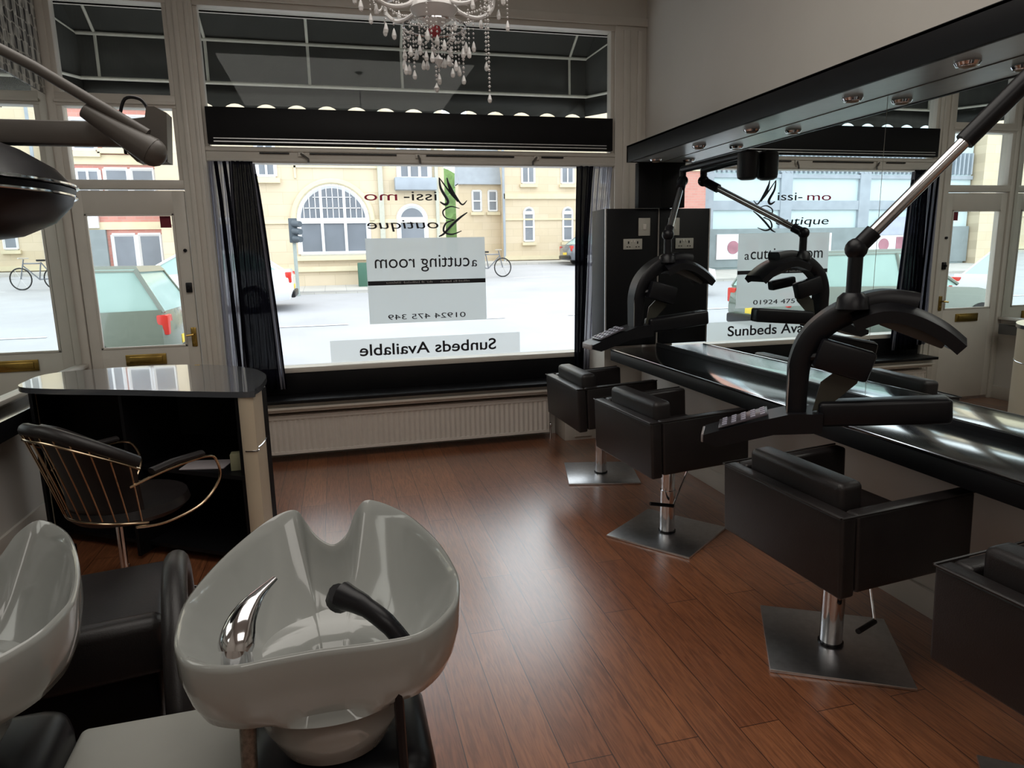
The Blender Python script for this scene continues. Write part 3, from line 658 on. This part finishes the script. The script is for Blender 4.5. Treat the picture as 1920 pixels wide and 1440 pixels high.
# keep the open front edge straight
def front(p): return p
cen = Vector((-1.0, 3.95, 0))
def ins(p, k): v = p-cen; return cen+v*(1-k/v.length)
bm = B(); prism(bm, [(p.x, p.y) for p in outl], DT-.028, DT, XY); obj('desk_top', bm, mat('dark_gloss_desk_top', (.07, .075, .085), .22, noise=.1, nscale=4, spec=1, coat=1), t, sharp=60)
bm = B(); A, Bp = Vector((-1.54, 3.866, 0)), Vector((-.46, 3.355, 0)); u = (Bp-A).normalized(); nrm = Vector((-u.y, u.x, 0))
n6 = 6
side = outl[2*n6:]  # from right corner round the back to the left
side = side[:len(side)-n6+1]
ss = [ins(p, .012) for p in side]; si = [ins(p, .032) for p in side]
rings(bm, [[(p.x, p.y, .02) for p in ss], [(p.x, p.y, DT-.029) for p in ss]], closed=False)
rings(bm, [[(p.x, p.y, .02) for p in si], [(p.x, p.y, DT-.029) for p in si]], closed=False)
rings(bm, [[(p.x, p.y, .02) for p in ss], [(p.x, p.y, .02) for p in si]], closed=False)
for a_, b_ in ((ss[0], si[0]), (ss[-1], si[-1])): bm.faces.new([bm.verts.new(q) for q in ((a_.x, a_.y, .02), (b_.x, b_.y, .02), (b_.x, b_.y, DT-.029), (a_.x, a_.y, DT-.029))])
obj('curved_panel', bm, mat('cream_desk_panel', (.55, .46, .34), .4, noise=.06, nscale=5), t, sharp=50)
sb = [ins(p, .0105) for p in side]
bm = B(); tube(bm, [(p.x, p.y, .61) for p in sb], .004, 6); obj('panel_joint', bm, chrome, t)
inner = [ins(p, .034) for p in side]
def deck(z, name, cut=.0):
    bm = B(); prism(bm, [(p.x, p.y) for p in inner], z, z+.02, XY); return obj(name, bm, black, t)
deck(.05, 'bottom_board'); deck(.46, 'inner_shelf')
bm = B()
pB = [ins(p, .036) for p in side]; rings(bm, [[(p.x, p.y, .05) for p in pB], [(p.x, p.y, DT-.03) for p in pB]], closed=False); obj('inner_lining', bm, black, t)
def upright(q, name, dpt=.45):
    a_ = A+u*q+nrm*.03; b_ = a_+nrm*dpt; w_ = u*.018
    bm = B(); prism(bm, [(p.x, p.y) for p in (a_, a_+w_, b_+w_, b_)], .02, DT-.03, XY); return obj(name, bm, black, t)
ea = [A+u*.01, A+u*.03, Vector((-1.60, 4.12, 0)), Vector((-1.615, 4.12, 0))]
bm = B(); prism(bm, [(p.x, p.y) for p in ea], .02, DT-.03, XY); obj('end_panel', bm, black, t)
upright(1.135, 'end_panel', .25); upright(.50, 'divider', .4)
bm = B()
for q, k in ((.10, .05), (1.0, .2)):
    a_ = A+u*q+nrm*k; cyl(bm, (a_.x, a_.y, 0), (a_.x, a_.y, .05), .012, 10)
obj('foot', bm, plastic, t)
pp = A+u*.86+nrm*.16
bm = B(); box(bm, -.11, .11, -.075, .075, 0, .004, mtx=Matrix.Translation((pp.x, pp.y, .482)) @ Matrix.Rotation(R(-12), 4, 'Z')); tag(obj('paper_sheet', bm, mat('grey_paper', (.5, .45, .47), .8, noise=.05)), 'sheet of grey paper lying on the shelf inside the reception desk', 'paper')
pp = A+u*1.06+nrm*.12
bm = B(); box(bm, -.03, .03, -.03, .03, 0, .085, .003, mtx=Matrix.Translation((pp.x, pp.y, .481))); tag(obj('card_box', bm, mat('olive_card', (.30, .29, .18), .7, noise=.1)), 'small olive box on the right end of the desk shelf', 'box')

# ================================================================= DESK CHAIR with wire back
t = thing('wire_back_chair', 'black swivel chair with a gold wire back at the reception desk', 'chair', (-.985, 3.17, 0), R(48))
def shell(a, h, off=0):   # a in [-1,1] round the back, h in [0,1] up
    ang = a*1.25; rr = .225+off+.04*h
    z = .475+.395*h*(1-.42*max(0, abs(a)-.15)**1.5)-.03*a*a
    return Vector((-rr*math.cos(ang)*(1+.28*h)+.06, rr*math.sin(ang)*1.02, z))
goldwire = mat('gold_chrome_wire', (.55, .42, .28), .22, 1, noise=.05)
bm = B(); rings(bm, [[shell(-1+2*i/20, k/8, -.02-.02*math.sin(math.pi*k/8)) for i in range(21)] for k in range(9)], closed=False); obj('back_cushion', bm, leather, t, sharp=80, solid=.05)
bm = B()
for i in range(13): tube(bm, [shell(-.92+1.84*i/12, k/6*.95, .022) for k in range(7)], .0032, 6)
obj('back_wires', bm, goldwire, t)
bm = B(); tube(bm, [shell(-1+2*i/24, 1.0, .005) for i in range(25)], .026, 10); obj('top_roll', bm, leather, t)
bm = B(); tube(bm, [shell(-1+2*i/24, .90, .026) for i in range(25)], .005, 8); tube(bm, [shell(-1+2*i/24, -.03, .02) for i in range(25)], .005, 8); obj('wire_rim', bm, goldwire, t)
bm = B(); lathe(bm, [(.05, .425), (.22, .43), (.245, .455), (.235, .49), (.15, .505), (.02, .50)], 28, (.06, 0, 0), 1.0, 1.0); obj('seat', bm, leather, t)
for s in (-1, 1):
    bm = B(); tube(bm, catmull([(-.10, s*.27, .62), (.05, s*.30, .655), (.24, s*.30, .66), (.30, s*.29, .62), (.31, s*.28, .53), (.22, s*.26, .44), (.05, s*.25, .415), (-.08, s*.25, .44)], 6), .006, 8); obj('arm_frame', bm, goldwire, t)
    bm = B(); tube(bm, [(-.02, s*.30, .668), (.08, s*.30, .680), (.22, s*.30, .680)], .020, 10, flat=(.7, 1.2)); obj('arm_pad', bm, leather, t)
bm = B(); cyl(bm, (0, 0, .10), (0, 0, .43), .016, 12); lathe(bm, [(.034, .085), (.034, .14), (.02, .15)], 16); cyl(bm, (.02, .02, .13), (.04, .04, .17), .008, 8); obj('column', bm, chrome, t)
for k in range(5):
    a = R(20+72*k); bm = B(); tube(bm, [(.02*math.cos(a), .02*math.sin(a), .11), (.16*math.cos(a), .16*math.sin(a), .08), (.30*math.cos(a), .30*math.sin(a), .05)], .009, 8)
    lg = obj('base_leg', bm, chrome, t)
    bm = B(); cyl(bm, (.29*math.cos(a)-.012, .29*math.sin(a), .024), (.29*math.cos(a)+.012, .29*math.sin(a), .024), .024, 12); obj('caster', bm, plastic, lg)

# ================================================================= CHANDELIER
CX, CY = .40, 2.6
t = thing('chandelier', 'crystal chandelier with bead strings hanging from the ceiling', 'chandelier', (CX, CY, CZ))
def cz(z): return z-CZ-.03
bm = B(); tube(bm, [(0, 0, 0), (0, 0, cz(2.72))], .006, 8); lathe(bm, [(.06, 0), (.055, -.03), (.02, -.05)], 20); obj('hanging_rod', bm, chrome, t)
bm = B(); lathe(bm, [(.012, cz(2.75)), (.03, cz(2.72)), (.05, cz(2.66)), (.02, cz(2.60)), (.03, cz(2.55)), (.06, cz(2.50)), (.03, cz(2.45)), (.075, cz(2.42)), (.085, cz(2.39)), (.06, cz(2.36)), (.02, cz(2.335)), (.008, cz(2.31))], 24); obj('glass_stem', bm, crystal, t)
bm = B(); lathe(bm, [(.02, cz(2.335)), (.024, cz(2.32)), (.012, cz(2.30))], 14); obj('red_finial', bm, mat('ruby_glass', (.35, .05, .06), .1, noise=.1), t)
strings = [0]
def bead_string(x, y, z0, z1, drop=.03, r=.0048, parent=None):
    bm = B(); n = max(2, int((z0-z1)/.0135))
    for i in range(n):
        z = z0+(z1-z0)*i/n; q = r*(1 if i % 2 else .75)
        lathe(bm, [(.0004, cz(z)+q), (q, cz(z)), (.0004, cz(z)-q)], 6, (x, y, 0), cap=False)
    if drop: lathe(bm, [(.0005, cz(z1)+.004), (.0045, cz(z1)-.004), (.0085, cz(z1)-drop*.6), (.006, cz(z1)-drop*.9), (.0005, cz(z1)-drop)], 6, (x, y, 0), cap=False)
    obj('bead_string', bm, crystal, parent or t, sharp=10)
def swag(p, q, sag, r=.0045):
    bm = B(); p, q = Vector(p), Vector(q); n = int((q-p).length*1.25/.012)
    for i in range(n+1):
        f = i/n; c = p.lerp(q, f)-Vector((0, 0, sag*4*f*(1-f)))
        lathe(bm, [(.0004, r), (r, 0), (.0004, -r)], 6, c, cap=False)
    obj('bead_swag', bm, crystal, t, sharp=10)
N = 6; RA = .235; cups = []
for k in range(N):
    a = R(12+60*k); ca, sa = math.cos(a), math.sin(a)
    bm = B(); pth = catmull([(.03*ca, .03*sa, cz(2.47)), (.09*ca, .09*sa, cz(2.40)), (.17*ca, .17*sa, cz(2.385)), (.225*ca, .225*sa, cz(2.42)), (RA*ca, RA*sa, cz(2.47))], 6)
    tube(bm, pth, .0075, 8); arm = obj('arm', bm, crystal, t)
    bm = B(); lathe(bm, [(.008, cz(2.462)), (.03, cz(2.470)), (.055, cz(2.485)), (.060, cz(2.495)), (.054, cz(2.488)), (.010, cz(2.475))], 18, (RA*ca, RA*sa, 0)); obj('glass_cup', bm, crystal, arm)
    bm = B(); lathe(bm, [(.012, cz(2.475)), (.012, cz(2.57)), (.008, cz(2.58))], 12, (RA*ca, RA*sa, 0)); obj('candle_tube', bm, ivory, arm)
    cups.append((RA*ca, RA*sa))
    for j in range(4):
        b_ = a+R(45+90*j); x, y = RA*ca+.052*math.cos(b_), RA*sa+.052*math.sin(b_)
        ln = (.05, .09, .065, .11)[(j+k) % 4]; bead_string(x, y, 2.485, 2.485-ln, .035)
    bead_string(.15*ca, .15*sa, 2.375, (2.30, 2.27, 2.25, 2.31, 2.28, 2.24)[k], .035, parent=arm)
for k in range(N):
    p, q = cups[k], cups[(k+1) % N]
    swag((p[0], p[1], cz(2.475)), (q[0], q[1], cz(2.475)), .075)
    swag((p[0], p[1], cz(2.46)), (0, 0, cz(2.44)), .055)
bm = B(); tube(bm, [(.11*math.cos(R(15*i)), .11*math.sin(R(15*i)), cz(2.335)) for i in range(24)], .004, 6, closed=True); obj('lower_ring', bm, chrome, t)
for k in range(16):
    a = R(22.5*k+8); bead_string(.11*math.cos(a), .11*math.sin(a), 2.33, (2.28, 2.22, 2.26, 2.20, 2.25)[k % 5], .034)
for k in range(8):
    a, b_ = R(45*k), R(45*k+45); swag((.11*math.cos(a), .11*math.sin(a), cz(2.33)), (.11*math.cos(b_), .11*math.sin(b_), cz(2.33)), .03)
    bead_string(.055*math.cos(a), .055*math.sin(a), 2.345, (2.27, 2.24, 2.29, 2.23)[k % 4], .032)
for x, y, z0, z1 in ((0, 0, 2.30, 2.145), (.195, 0, 2.41, 2.115), (.19, .02, 2.43, 2.23), (.012, .01, 2.31, 2.18), (-.075, .02, 2.33, 2.19), (.10, .0, 2.33, 2.175), (.055, -.03, 2.33, 2.19)):
    bead_string(x, y, z0, z1, .03, .0062)
bm = B(); lathe(bm, [(.001, cz(2.245)), (.018, cz(2.225)), (.001, cz(2.20))], 8, (.01, 0, 0), cap=False); obj('crystal_ball', bm, crystal, t, sharp=10)
bm = B(); lathe(bm, [(.001, cz(2.145)), (.011, cz(2.13)), (.001, cz(2.115))], 8, (0, 0, 0), cap=False); obj('crystal_ball', bm, crystal, t, sharp=10)

# ================================================================= OUTSIDE: awning
t = thing('awning', 'dark canvas Dutch awning with pale bars and a scalloped valance over the shop window', 'awning', (0, 0, 0))
AY = 6.4; z1, z2, z3 = 2.945, 3.275, 3.95; xl, xr = -1.83, 2.38
bm = B()
def quadf(*p): bm.faces.new([bm.verts.new(q) for q in p])
ym = 6.4
quadf((xl, AY, z1), (xr, AY, z1), (xr, AY, z2), (xl, AY, z2)); quadf((xl, AY, z2), (xr, AY, z2), (xr+.1, 5.56, z3), (xl-.1, 5.56, z3))
for x, x5 in ((xl, xl-.42), (xr, xr+.42)): quadf((x, AY, z1), (x, AY, z2), (x5*.97, 5.56, z2+.2), (x5, 5.56, z1-.03)); quadf((x, AY, z2), (x5*.97, 5.56, z2+.2), (x+(.1 if x > 0 else -.1), 5.56, z3))
obj('canopy', bm, awnm, t, sharp=20, solid=.004)
bm = B(); ns = 17; sw = (xr-xl)/ns
pts = [(xl, z1)]
for i in range(ns):
    for k in range(9):
        a = math.pi*k/8
        pts.append((xl+sw*i+sw*k/8, z1-.235+(.085*math.sin(a)**.7 if 0 < k < 8 else 0)))
pts.append((xr, z1))
a_ = [bm.verts.new((p[0], AY, p[1])) for p in pts]; bm.faces.new(a_)
for x, x5 in ((xl, xl-.42), (xr, xr+.42)): quadf((x, AY, z1), (x5, 5.56, z1-.03), (x5, 5.56, z1-.20), (x, AY, z1-.17))
obj('valance', bm, awnm, t, solid=.003)
bm = B()
for z in (z1, z2): tube(bm, [(xl, AY-.03, z), (xr, AY-.03, z)], .014, 8)
for x, x5 in ((xl, xl-.42), (xr, xr+.42)):
    tube(bm, [(x, AY-.02, z1), (x5, 5.56, z1-.03)], .012, 8); tube(bm, [(x, AY-.02, z2), (x5*.97, 5.56, z2+.2)], .007, 8)
for x in (-1.70, -.90, -.10, .68, 2.22):
    tube(bm, [(x, AY-.02, z1), (x, AY-.02, z2), (x+.06*(1 if x > 1 else -1 if x < -.5 else 0), 5.60, z3-.03)], .012, 8)
obj('frame_bars', bm, barm, t)
bm = B(); box(bm, -3.4, 3.6, 5.56, 5.62, 3.24, 5.2); box(bm, -3.4, LX-.1, 5.46, 5.62, -.2, 5.2); box(bm, 2.6, 3.6, 5.46, 5.62, -.2, 5.2); struct('wall_front_outer', bm, wallm)

# ================================================================= OUTSIDE: street
def gz(y): return -.15+.05*(y-6.5)
def gz2(y): return gz(min(y, 36))
bm = B(); rings(bm, [[(-80, y, gz2(y)), (80, y, gz2(y))] for y in (5.5, 12, 21, 30, 36, 140)], closed=False); rings(bm, [[(-80, y, gz2(y)-.3), (80, y, gz2(y)-.3)] for y in (5.5, 36, 140)], closed=False); struct('ground', bm, asphalt)
bm = B()
for y0, y1, x0, x1 in ((20.3, 24, -40, 3.6), (31.2, 37, 5, 40), (5.5, 7.2, -40, 40)):
    rings(bm, [[(x, y, gz2(y)+z) for x in (x0, x1)] for y, z in ((y0, .0), (y0, .10), (y1, .10))], closed=False)
struct('ground_pavement', bm, pavem)
bm = B()
for i in range(9): box(bm, -8+i*3.2, -6.2+i*3.2, 13.9, 14.05, gz(14)+.003, gz(14)+.008)
for i in range(6): box(bm, 1+i*2.6, 2.4+i*2.6, 24.0, 24.2, gz(24)+.003, gz(24)+.008)
struct('ground_road_markings', bm, extwhite)

def facade_window(parent, x, z, w, h, arch=False, bars=(1, 1), sill=True, y=0, surround=stonetrim, name='window'):
    """x,z = bottom centre; wall face at local y=0, looking toward -y"""
    seg = 16; poly = [(x-w/2, z), (x+w/2, z)]
    if arch: poly += [(x+w/2*math.cos(math.pi*k/seg), z+h+w/2*math.sin(math.pi*k/seg)) for k in range(seg+1)]
    else: poly += [(x+w/2, z+h), (x-w/2, z+h)]
    bm = B(); fw = .07 if w > .8 else .05
    for i in range(len(poly)):
        p, q = poly[i], poly[(i+1) % len(poly)]
        if (p[0]-q[0])**2+(p[1]-q[1])**2 > 1e-8: tube(bm, [(p[0], y-.03, p[1]), (q[0], y-.03, q[1])], fw, 4)
    for i in range(1, bars[0]):
        xx = x-w/2+w*i/bars[0]; top = z+h+(math.sqrt(max(0, (w/2)**2-(xx-x)**2)) if arch else 0)
        box(bm, xx-fw*.6, xx+fw*.6, y-.07, y-.02, z, top)
    for i in range(1, bars[1]):
        zz = z+h*i/bars[1]; box(bm, x-w/2, x+w/2, y-.07, y-.02, zz-fw*.6, zz+fw*.6)
    if arch: box(bm, x-w/2, x+w/2, y-.075, y-.02, z+h-.08, z+h+.08)
    f = obj(name, bm, extwhite, parent)
    bm = B(); prism(bm, poly, y-.03, y-.01, XZ); obj('pane', bm, extglass, f)
    if sill:
        bm = B(); box(bm, x-w/2-.12, x+w/2+.12, y-.16, y, z-.2, z-.06); obj('sill', bm, surround, f)
    return f
# yellow stone building with the big arched window
t = thing('stone_building', 'pale yellow stone building with a large arched white-framed window across the road', 'building', (0, 22, 0))
bm = B(); box(bm, -4.75, 3.5, 0, 8, .3, 9.0); obj('wall', bm, sandstone, t)
f = facade_window(t, .07, 1.68, 2.05, .98, True, (3, 1))
bm = B()
for i in range(1, 12):
    xx = .07-1.02+2.05*i/12; top = 2.66+math.sqrt(max(0, 1.02**2-(xx-.07)**2)); box(bm, xx-.012, xx+.012, -.06, -.02, 2.74, top)
box(bm, -.75, .89, -.06, -.02, 3.02, 3.045); box(bm, -.5, .64, -.06, -.02, 3.34, 3.36); obj('fanlight_bars', bm, extwhite, f)
bm = B()
arc = [(.07+1.16*math.cos(math.pi*k/20), -.04, 2.66+1.16*math.sin(math.pi*k/20)) for k in range(21)]; tube(bm, arc, .09, 6); obj('arch_moulding', bm, stonetrim, t)
facade_window(t, 2.45, 2.05, .85, .62, True, (1, 1)); facade_window(t, 2.58, 3.9, .95, .95, False, (3, 1), name='bay_window')
bm = B(); box(bm, 1.95, 3.22, -.35, 0, 3.55, 3.92, .02); obj('bay_apron', bm, slate, t)
facade_window(t, -1.75, 3.95, .5, .95, False, (2, 1), name='bay_window')
facade_window(t, -3.6, 1.7, 1.5, 1.0, False, (3, 1)); 
bm = B(); box(bm, -4.75, 3.5, -.06, 0, 2.58, 2.70) ; box(bm, -4.75, 3.5, -.10, 0, 1.15, 1.3); box(bm, -1.0, 1.6, -.05, 0, 4.2, 4.26); box(bm, -.98, -.92, -.05, 0, 3.9, 4.26); box(bm, -4.75, 3.5, -.2, 0, 6.3, 6.6); obj('string_course', bm, stonetrim, t)
bm = B(); box(bm, 1.45, 1.6, -.12, 0, .6, 6.0); box(bm, 3.2, 3.3, -.12, 0, .6, 6.0); obj('downpipe', bm, mat('pale_pipe', (.5, .5, .42), .5, noise=.1), t)
# red brick building
t = thing('brick_building', 'red brick building with stone-framed windows seen through the entrance door', 'building', (0, 23, 0))
bm = B(); box(bm, -8.6, -4.9, 0, 8, .3, 9.5); obj('wall', bm, redbrick, t)
bm = B()
for z0, z1_ in ((4.35, 4.62), (2.5, 2.72), (5.9, 6.1)): box(bm, -8.6, -4.9, -.06, 0, z0, z1_)
obj('stone_band', bm, stonetrim, t)
for x in (-6.0, -5.3): facade_window(t, x, 3.45, .62, .78, False, (1, 1)); facade_window(t, x, 1.15, .62, 1.2, False, (1, 1), sill=False); facade_window(t, x, 4.85, .55, .85, False, (1, 1))
for x in (-6.75,): facade_window(t, x, 4.75, .6, .85); facade_window(t, x, 3.35, .6, .85, False, (2, 1)); 
bm = B(); box(bm, -7.35, -6.45, -.12, 0, .7, 2.5); obj('shop_door', bm, midgrey, t)
bm = B(); box(bm, -7.4, -6.3, -.1, 0, 3.05, 3.3); box(bm, -7.3, -6.6, -.14, -.02, 2.55, 2.95); obj('white_sign_board', bm, extwhite, t)
# pale shop parade: what the right-hand mirror shows
t = thing('shop_parade', 'pale blue shop parade with grey fascia across the road, seen in the right-hand mirror', 'building', (0, 24, 0))
bm = B(); box(bm, -21.5, -8.62, 0, 8, .3, 6.4); obj('wall', bm, paleblue, t)
bm = B(); box(bm, -21.5, -8.62, -.15, 0, .9, 2.35); obj('shop_front', bm, midgrey, t)
bm = B(); box(bm, -21.5, -8.62, -.1, 0, 3.05, 3.4); box(bm, -21.5, -8.62, -.1, 0, 4.25, 4.4)
for x in (-9.2, -12.6, -16.2, -19.4): box(bm, x-.25, x+.25, -.12, 0, 2.35, 5.2)
obj('grey_frame', bm, slate, t)
for i, x in enumerate((-10.6, -13.7, -17.5)):
    bm = B(); box(bm, x-1.0, x+1.0, -.2, -.13, 1.2, 2.15); p = obj('poster', bm, extwhite, t)
    bm = B(); cyl(bm, (x+.3, -.22, 1.65), (x+.3, -.2, 1.65), .25, 18); box(bm, x-.8, x-.3, -.215, -.2, 1.35, 1.95); obj('poster_motif', bm, mat('dull_pink_print', (.45, .2, .25), .6, noise=.3, nscale=3), p)
bm = B(); box(bm, -18.9, -16.9, -.26, -.2, 2.05, 2.75); p = obj('blue_notice', bm, mat('pale_violet_board', (.45, .48, .65), .6, noise=.2, nscale=3), t)
bm = B(); box(bm, -19.1, -18.9, -.26, -.2, 1.95, 2.85); obj('red_edge', bm, letred, p)
bm = B()
for i in range(60): box(bm, -21.4+i*.21, -21.33+i*.21, -.14, 0, 4.45, 5.3)
obj('slatted_canopy', bm, slate, t)
t = thing('stone_cottage', 'buff stone building with a small window, seen above the door in the right-hand mirror', 'building', (0, 24, 0))
bm = B(); box(bm, -38, -21.6, -.5, 8, .3, 8.0); obj('wall', bm, sandstone, t)
facade_window(t, -24.2, 3.6, 1.0, .8, False, (2, 1), y=-.5)
# stone house to the right
t = thing('gabled_house', 'yellow stone house with pointed lancet windows at the right of the window view', 'building', (0, 33, 0))
bm = B(); box(bm, 8.15, 40, 0, 9, .5, 11); obj('wall', bm, sandstone, t)
bm = B(); box(bm, 6.05, 8.15, .8, 1.6, .5, 5.0); obj('side_wing', bm, sandstone, t)
bm = B(); prism(bm, [(0.6, 4.95), (1.3, 7.0), (1.8, 4.95)], 6.05, 8.15, YZ); obj('slate_roof', bm, slate, t)
for i, x in enumerate((9.35, 11.35, 13.4, 15.6, 18)):
    facade_window(t, x, 2.2, .48, 1.35, True, (1, 2)); facade_window(t, x, 4.95, .62, 1.3, False, (2, 1))
for x in (6.95, 7.75): facade_window(t, x, 3.7, .42, .95, False, (1, 2), y=.8)
bm = B(); box(bm, 8.1, 40, -.10, 0, 4.2, 4.45); box(bm, 8.1, 40, -.06, 0, 3.2, 3.28); box(bm, 8.1, 40, -.12, 0, 1.3, 1.5); obj('string_course', bm, stonetrim, t)
bm = B(); box(bm, 8.05, 8.15, -.1, 0, 1.2, 8.0); obj('downpipe', bm, slate, t)
# hedge between the buildings
bm = B(); bmesh.ops.create_icosphere(bm, subdivisions=4, radius=1)
for v in bm.verts:
    k = 1+.16*math.sin(7*v.co.x+3*v.co.z)*math.sin(6*v.co.y+2)+.10*random.uniform(-1, 1)
    v.co = Vector((v.co.x*3.0*k+8.0, v.co.y*2.0*k+47.5, v.co.z*3.0*k+3.9))
tag(obj('shrub', bm, leaf, None, sharp=20), 'green shrub in the gap between the two yellow stone buildings', 'shrub')
# traffic light
t = thing('traffic_light', 'grey traffic light on a post in front of the arched window', 'traffic light', (-1.02, 20, gz(20)))
bm = B(); cyl(bm, (0, 0, 0), (0, 0, 2.0), .05, 10); obj('post', bm, mat('galvanised_post', (.35, .40, .38), .5, noise=.1), t)
bm = B(); box(bm, -.11, .11, -.15, .08, 1.45, 2.10, .02); hd = obj('signal_head', bm, mat('signal_grey', (.08, .10, .12), .5, noise=.1), t)
for k in range(3):
    bm = B(); tube(bm, [(.02, -.15, 1.96-.2*k), (.2, -.32, 1.93-.2*k)], [.09, .08], 12); obj('hood', bm, mat('signal_grey', (.08, .1, .12)), hd)
bm = B(); box(bm, .68, 1.0, 21.2, 21.6, gz(21), gz(21)+.82, .03); tag(obj('utility_cabinet', bm, dkgreen), 'green street cabinet against the yellow stone building', 'cabinet')
# cars
def car(label, loc, rz, paint, L=4.2, Wd=1.74, H=1.45, name='car', est=False):
    t = thing(name, label, 'car', loc, rz)
    h = Wd/2
    def ring(x, zb, zs, w):
        return [(x, -w*.9, zb), (x, -w, zb+.15), (x, -w, zs*.75), (x, -w*.93, zs), (x, w*.93, zs), (x, w, zs*.75), (x, w, zb+.15), (x, w*.9, zb)]
    bm = B(); rings(bm, [ring(-L/2, .35, .62, h*.80), ring(-L/2+.06, .26, .70, h*.93), ring(-L*.30, .2, .86, h), ring(0, .2, .92, h), ring(L*.32, .2, .95, h), ring(L/2-.08, .28, .96, h*.95), ring(L/2, .36, .80, h*.86)])
    obj('body', bm, paint, t, sharp=40)
    def cab(x, z, w): return [(x, -w, z), (x, w, z)]
    a0, a1, a2, a3 = -L*.22, -L*.04, L*.30 if not est else L*.42, L*.44 if not est else L*.485
    bm = B(); rings(bm, [[(a0, -h*.86, .90), (a0, h*.86, .90), (a3, h*.86, .94), (a3, -h*.86, .94)], [(a1, -h*.70, H-.05), (a1, h*.70, H-.05), (a2, h*.70, H-.06), (a2, -h*.70, H-.06)]]); obj('glasshouse', bm, carglass, t)
    bm = B(); rings(bm, [[(a1-.06, -h*.72, H-.08), (a1-.06, h*.72, H-.08), (a2+.05, h*.72, H-.09), (a2+.05, -h*.72, H-.09)], [(a1, -h*.66, H), (a1, h*.66, H), (a2, h*.66, H-.02), (a2, -h*.66, H-.02)]])
    for s in (-1, 1):
        for xa, xb in ((a0, a1), (0.02*L, .03*L), (a3, a2)): tube(bm, [(xa, s*h*.86, .92), (xb, s*h*.71, H-.07)], .03, 6)
    obj('roof', bm, paint, t)
    for x in (-L*.31, L*.30):
        for s in (-1, 1):
            bm = B(); tube(bm, [(x, s*(h-.2), .31), (x, s*(h+.01), .31)], .31, 24); w_ = obj('wheel', bm, rubber, t)
            bm = B(); tube(bm, [(x, s*(h-.0), .31), (x, s*(h+.02), .31)], .19, 12); obj('hub_cap', bm, steel, w_)
    for s in (-1, 1):
        bm = B(); box(bm, L/2-.14, L/2-.01, s*h*.80-.12, s*h*.80+.12, .66, .90, .02); obj('tail_light', bm, taillight, t)
        bm = B(); box(bm, -L/2+.02, -L/2+.14, s*h*.66-.14, s*h*.66+.14, .56, .68, .02); obj('headlight', bm, extwhite, t)
    bm = B(); box(bm, L/2-.02, L/2+.01, -.26, .26, .50, .61, .004); obj('number_plate', bm, yellowplate, t)
    bm = B(); box(bm, L/2-.06, L/2+.05, -h*.84, h*.84, .32, .48, .03); obj('rear_bumper', bm, plastic, t)
    return t
car('dark green estate car parked outside, behind the door glass', (-4.15, 9.75, gz(9.75)-.02), 0, cargreen, 4.4, 1.8, 1.50, est=True)
car('white hatchback parked outside, seen in the right-hand mirror through the door', (-9.3, 10.3, gz(10.3)-.02), 0, carwhite, 4.2, 1.74, 1.48)
car('white car on the road, half hidden behind the left curtain', (-3.1, 17.2, gz(17.2)-.04), 0, carwhite, 4.3, 1.75, 1.42)
car('grey car parked by the yellow stone house behind the right curtain', (12.4, 30.2, gz(30.2)-.04), R(180), cargrey, 4.3, 1.75, 1.45)
# bicycle in the road
t = thing('bicycle', 'small bicycle standing at the roadside right of the window sign', 'bicycle', (5.45, 24.5, gz(24.5)), R(12))
for x in (-.52, .52):
    bm = B(); tube(bm, [(x+.33*math.cos(R(15*k)), 0, .35+.33*math.sin(R(15*k))) for k in range(24)], .022, 6, closed=True); w_ = obj('wheel', bm, rubber, t)
    bm = B()
    for k in range(6): cyl(bm, (x, 0, .35), (x+.32*math.cos(R(60*k)), 0, .35+.32*math.sin(R(60*k))), .006, 4)
    obj('spokes', bm, steel, w_)
bm = B()
for a_, b_ in (((-.52, .35), (-.15, .85)), ((-.52, .35), (-.05, .33)), ((-.05, .33), (-.15, .85)), ((-.15, .82), (.38, .82)), ((-.05, .33), (.40, .75)), ((.52, .35), (.36, .95))): cyl(bm, (a_[0], 0, a_[1]), (b_[0], 0, b_[1]), .022, 6)
obj('frame', bm, cargrey, t)
bm = B(); cyl(bm, (.36, -.25, .98), (.36, .25, .98), .014, 6); obj('handlebar', bm, steel, t)
bm = B(); box(bm, -.28, -.04, -.06, .06, .88, .94, .02); obj('saddle', bm, rubber, t)
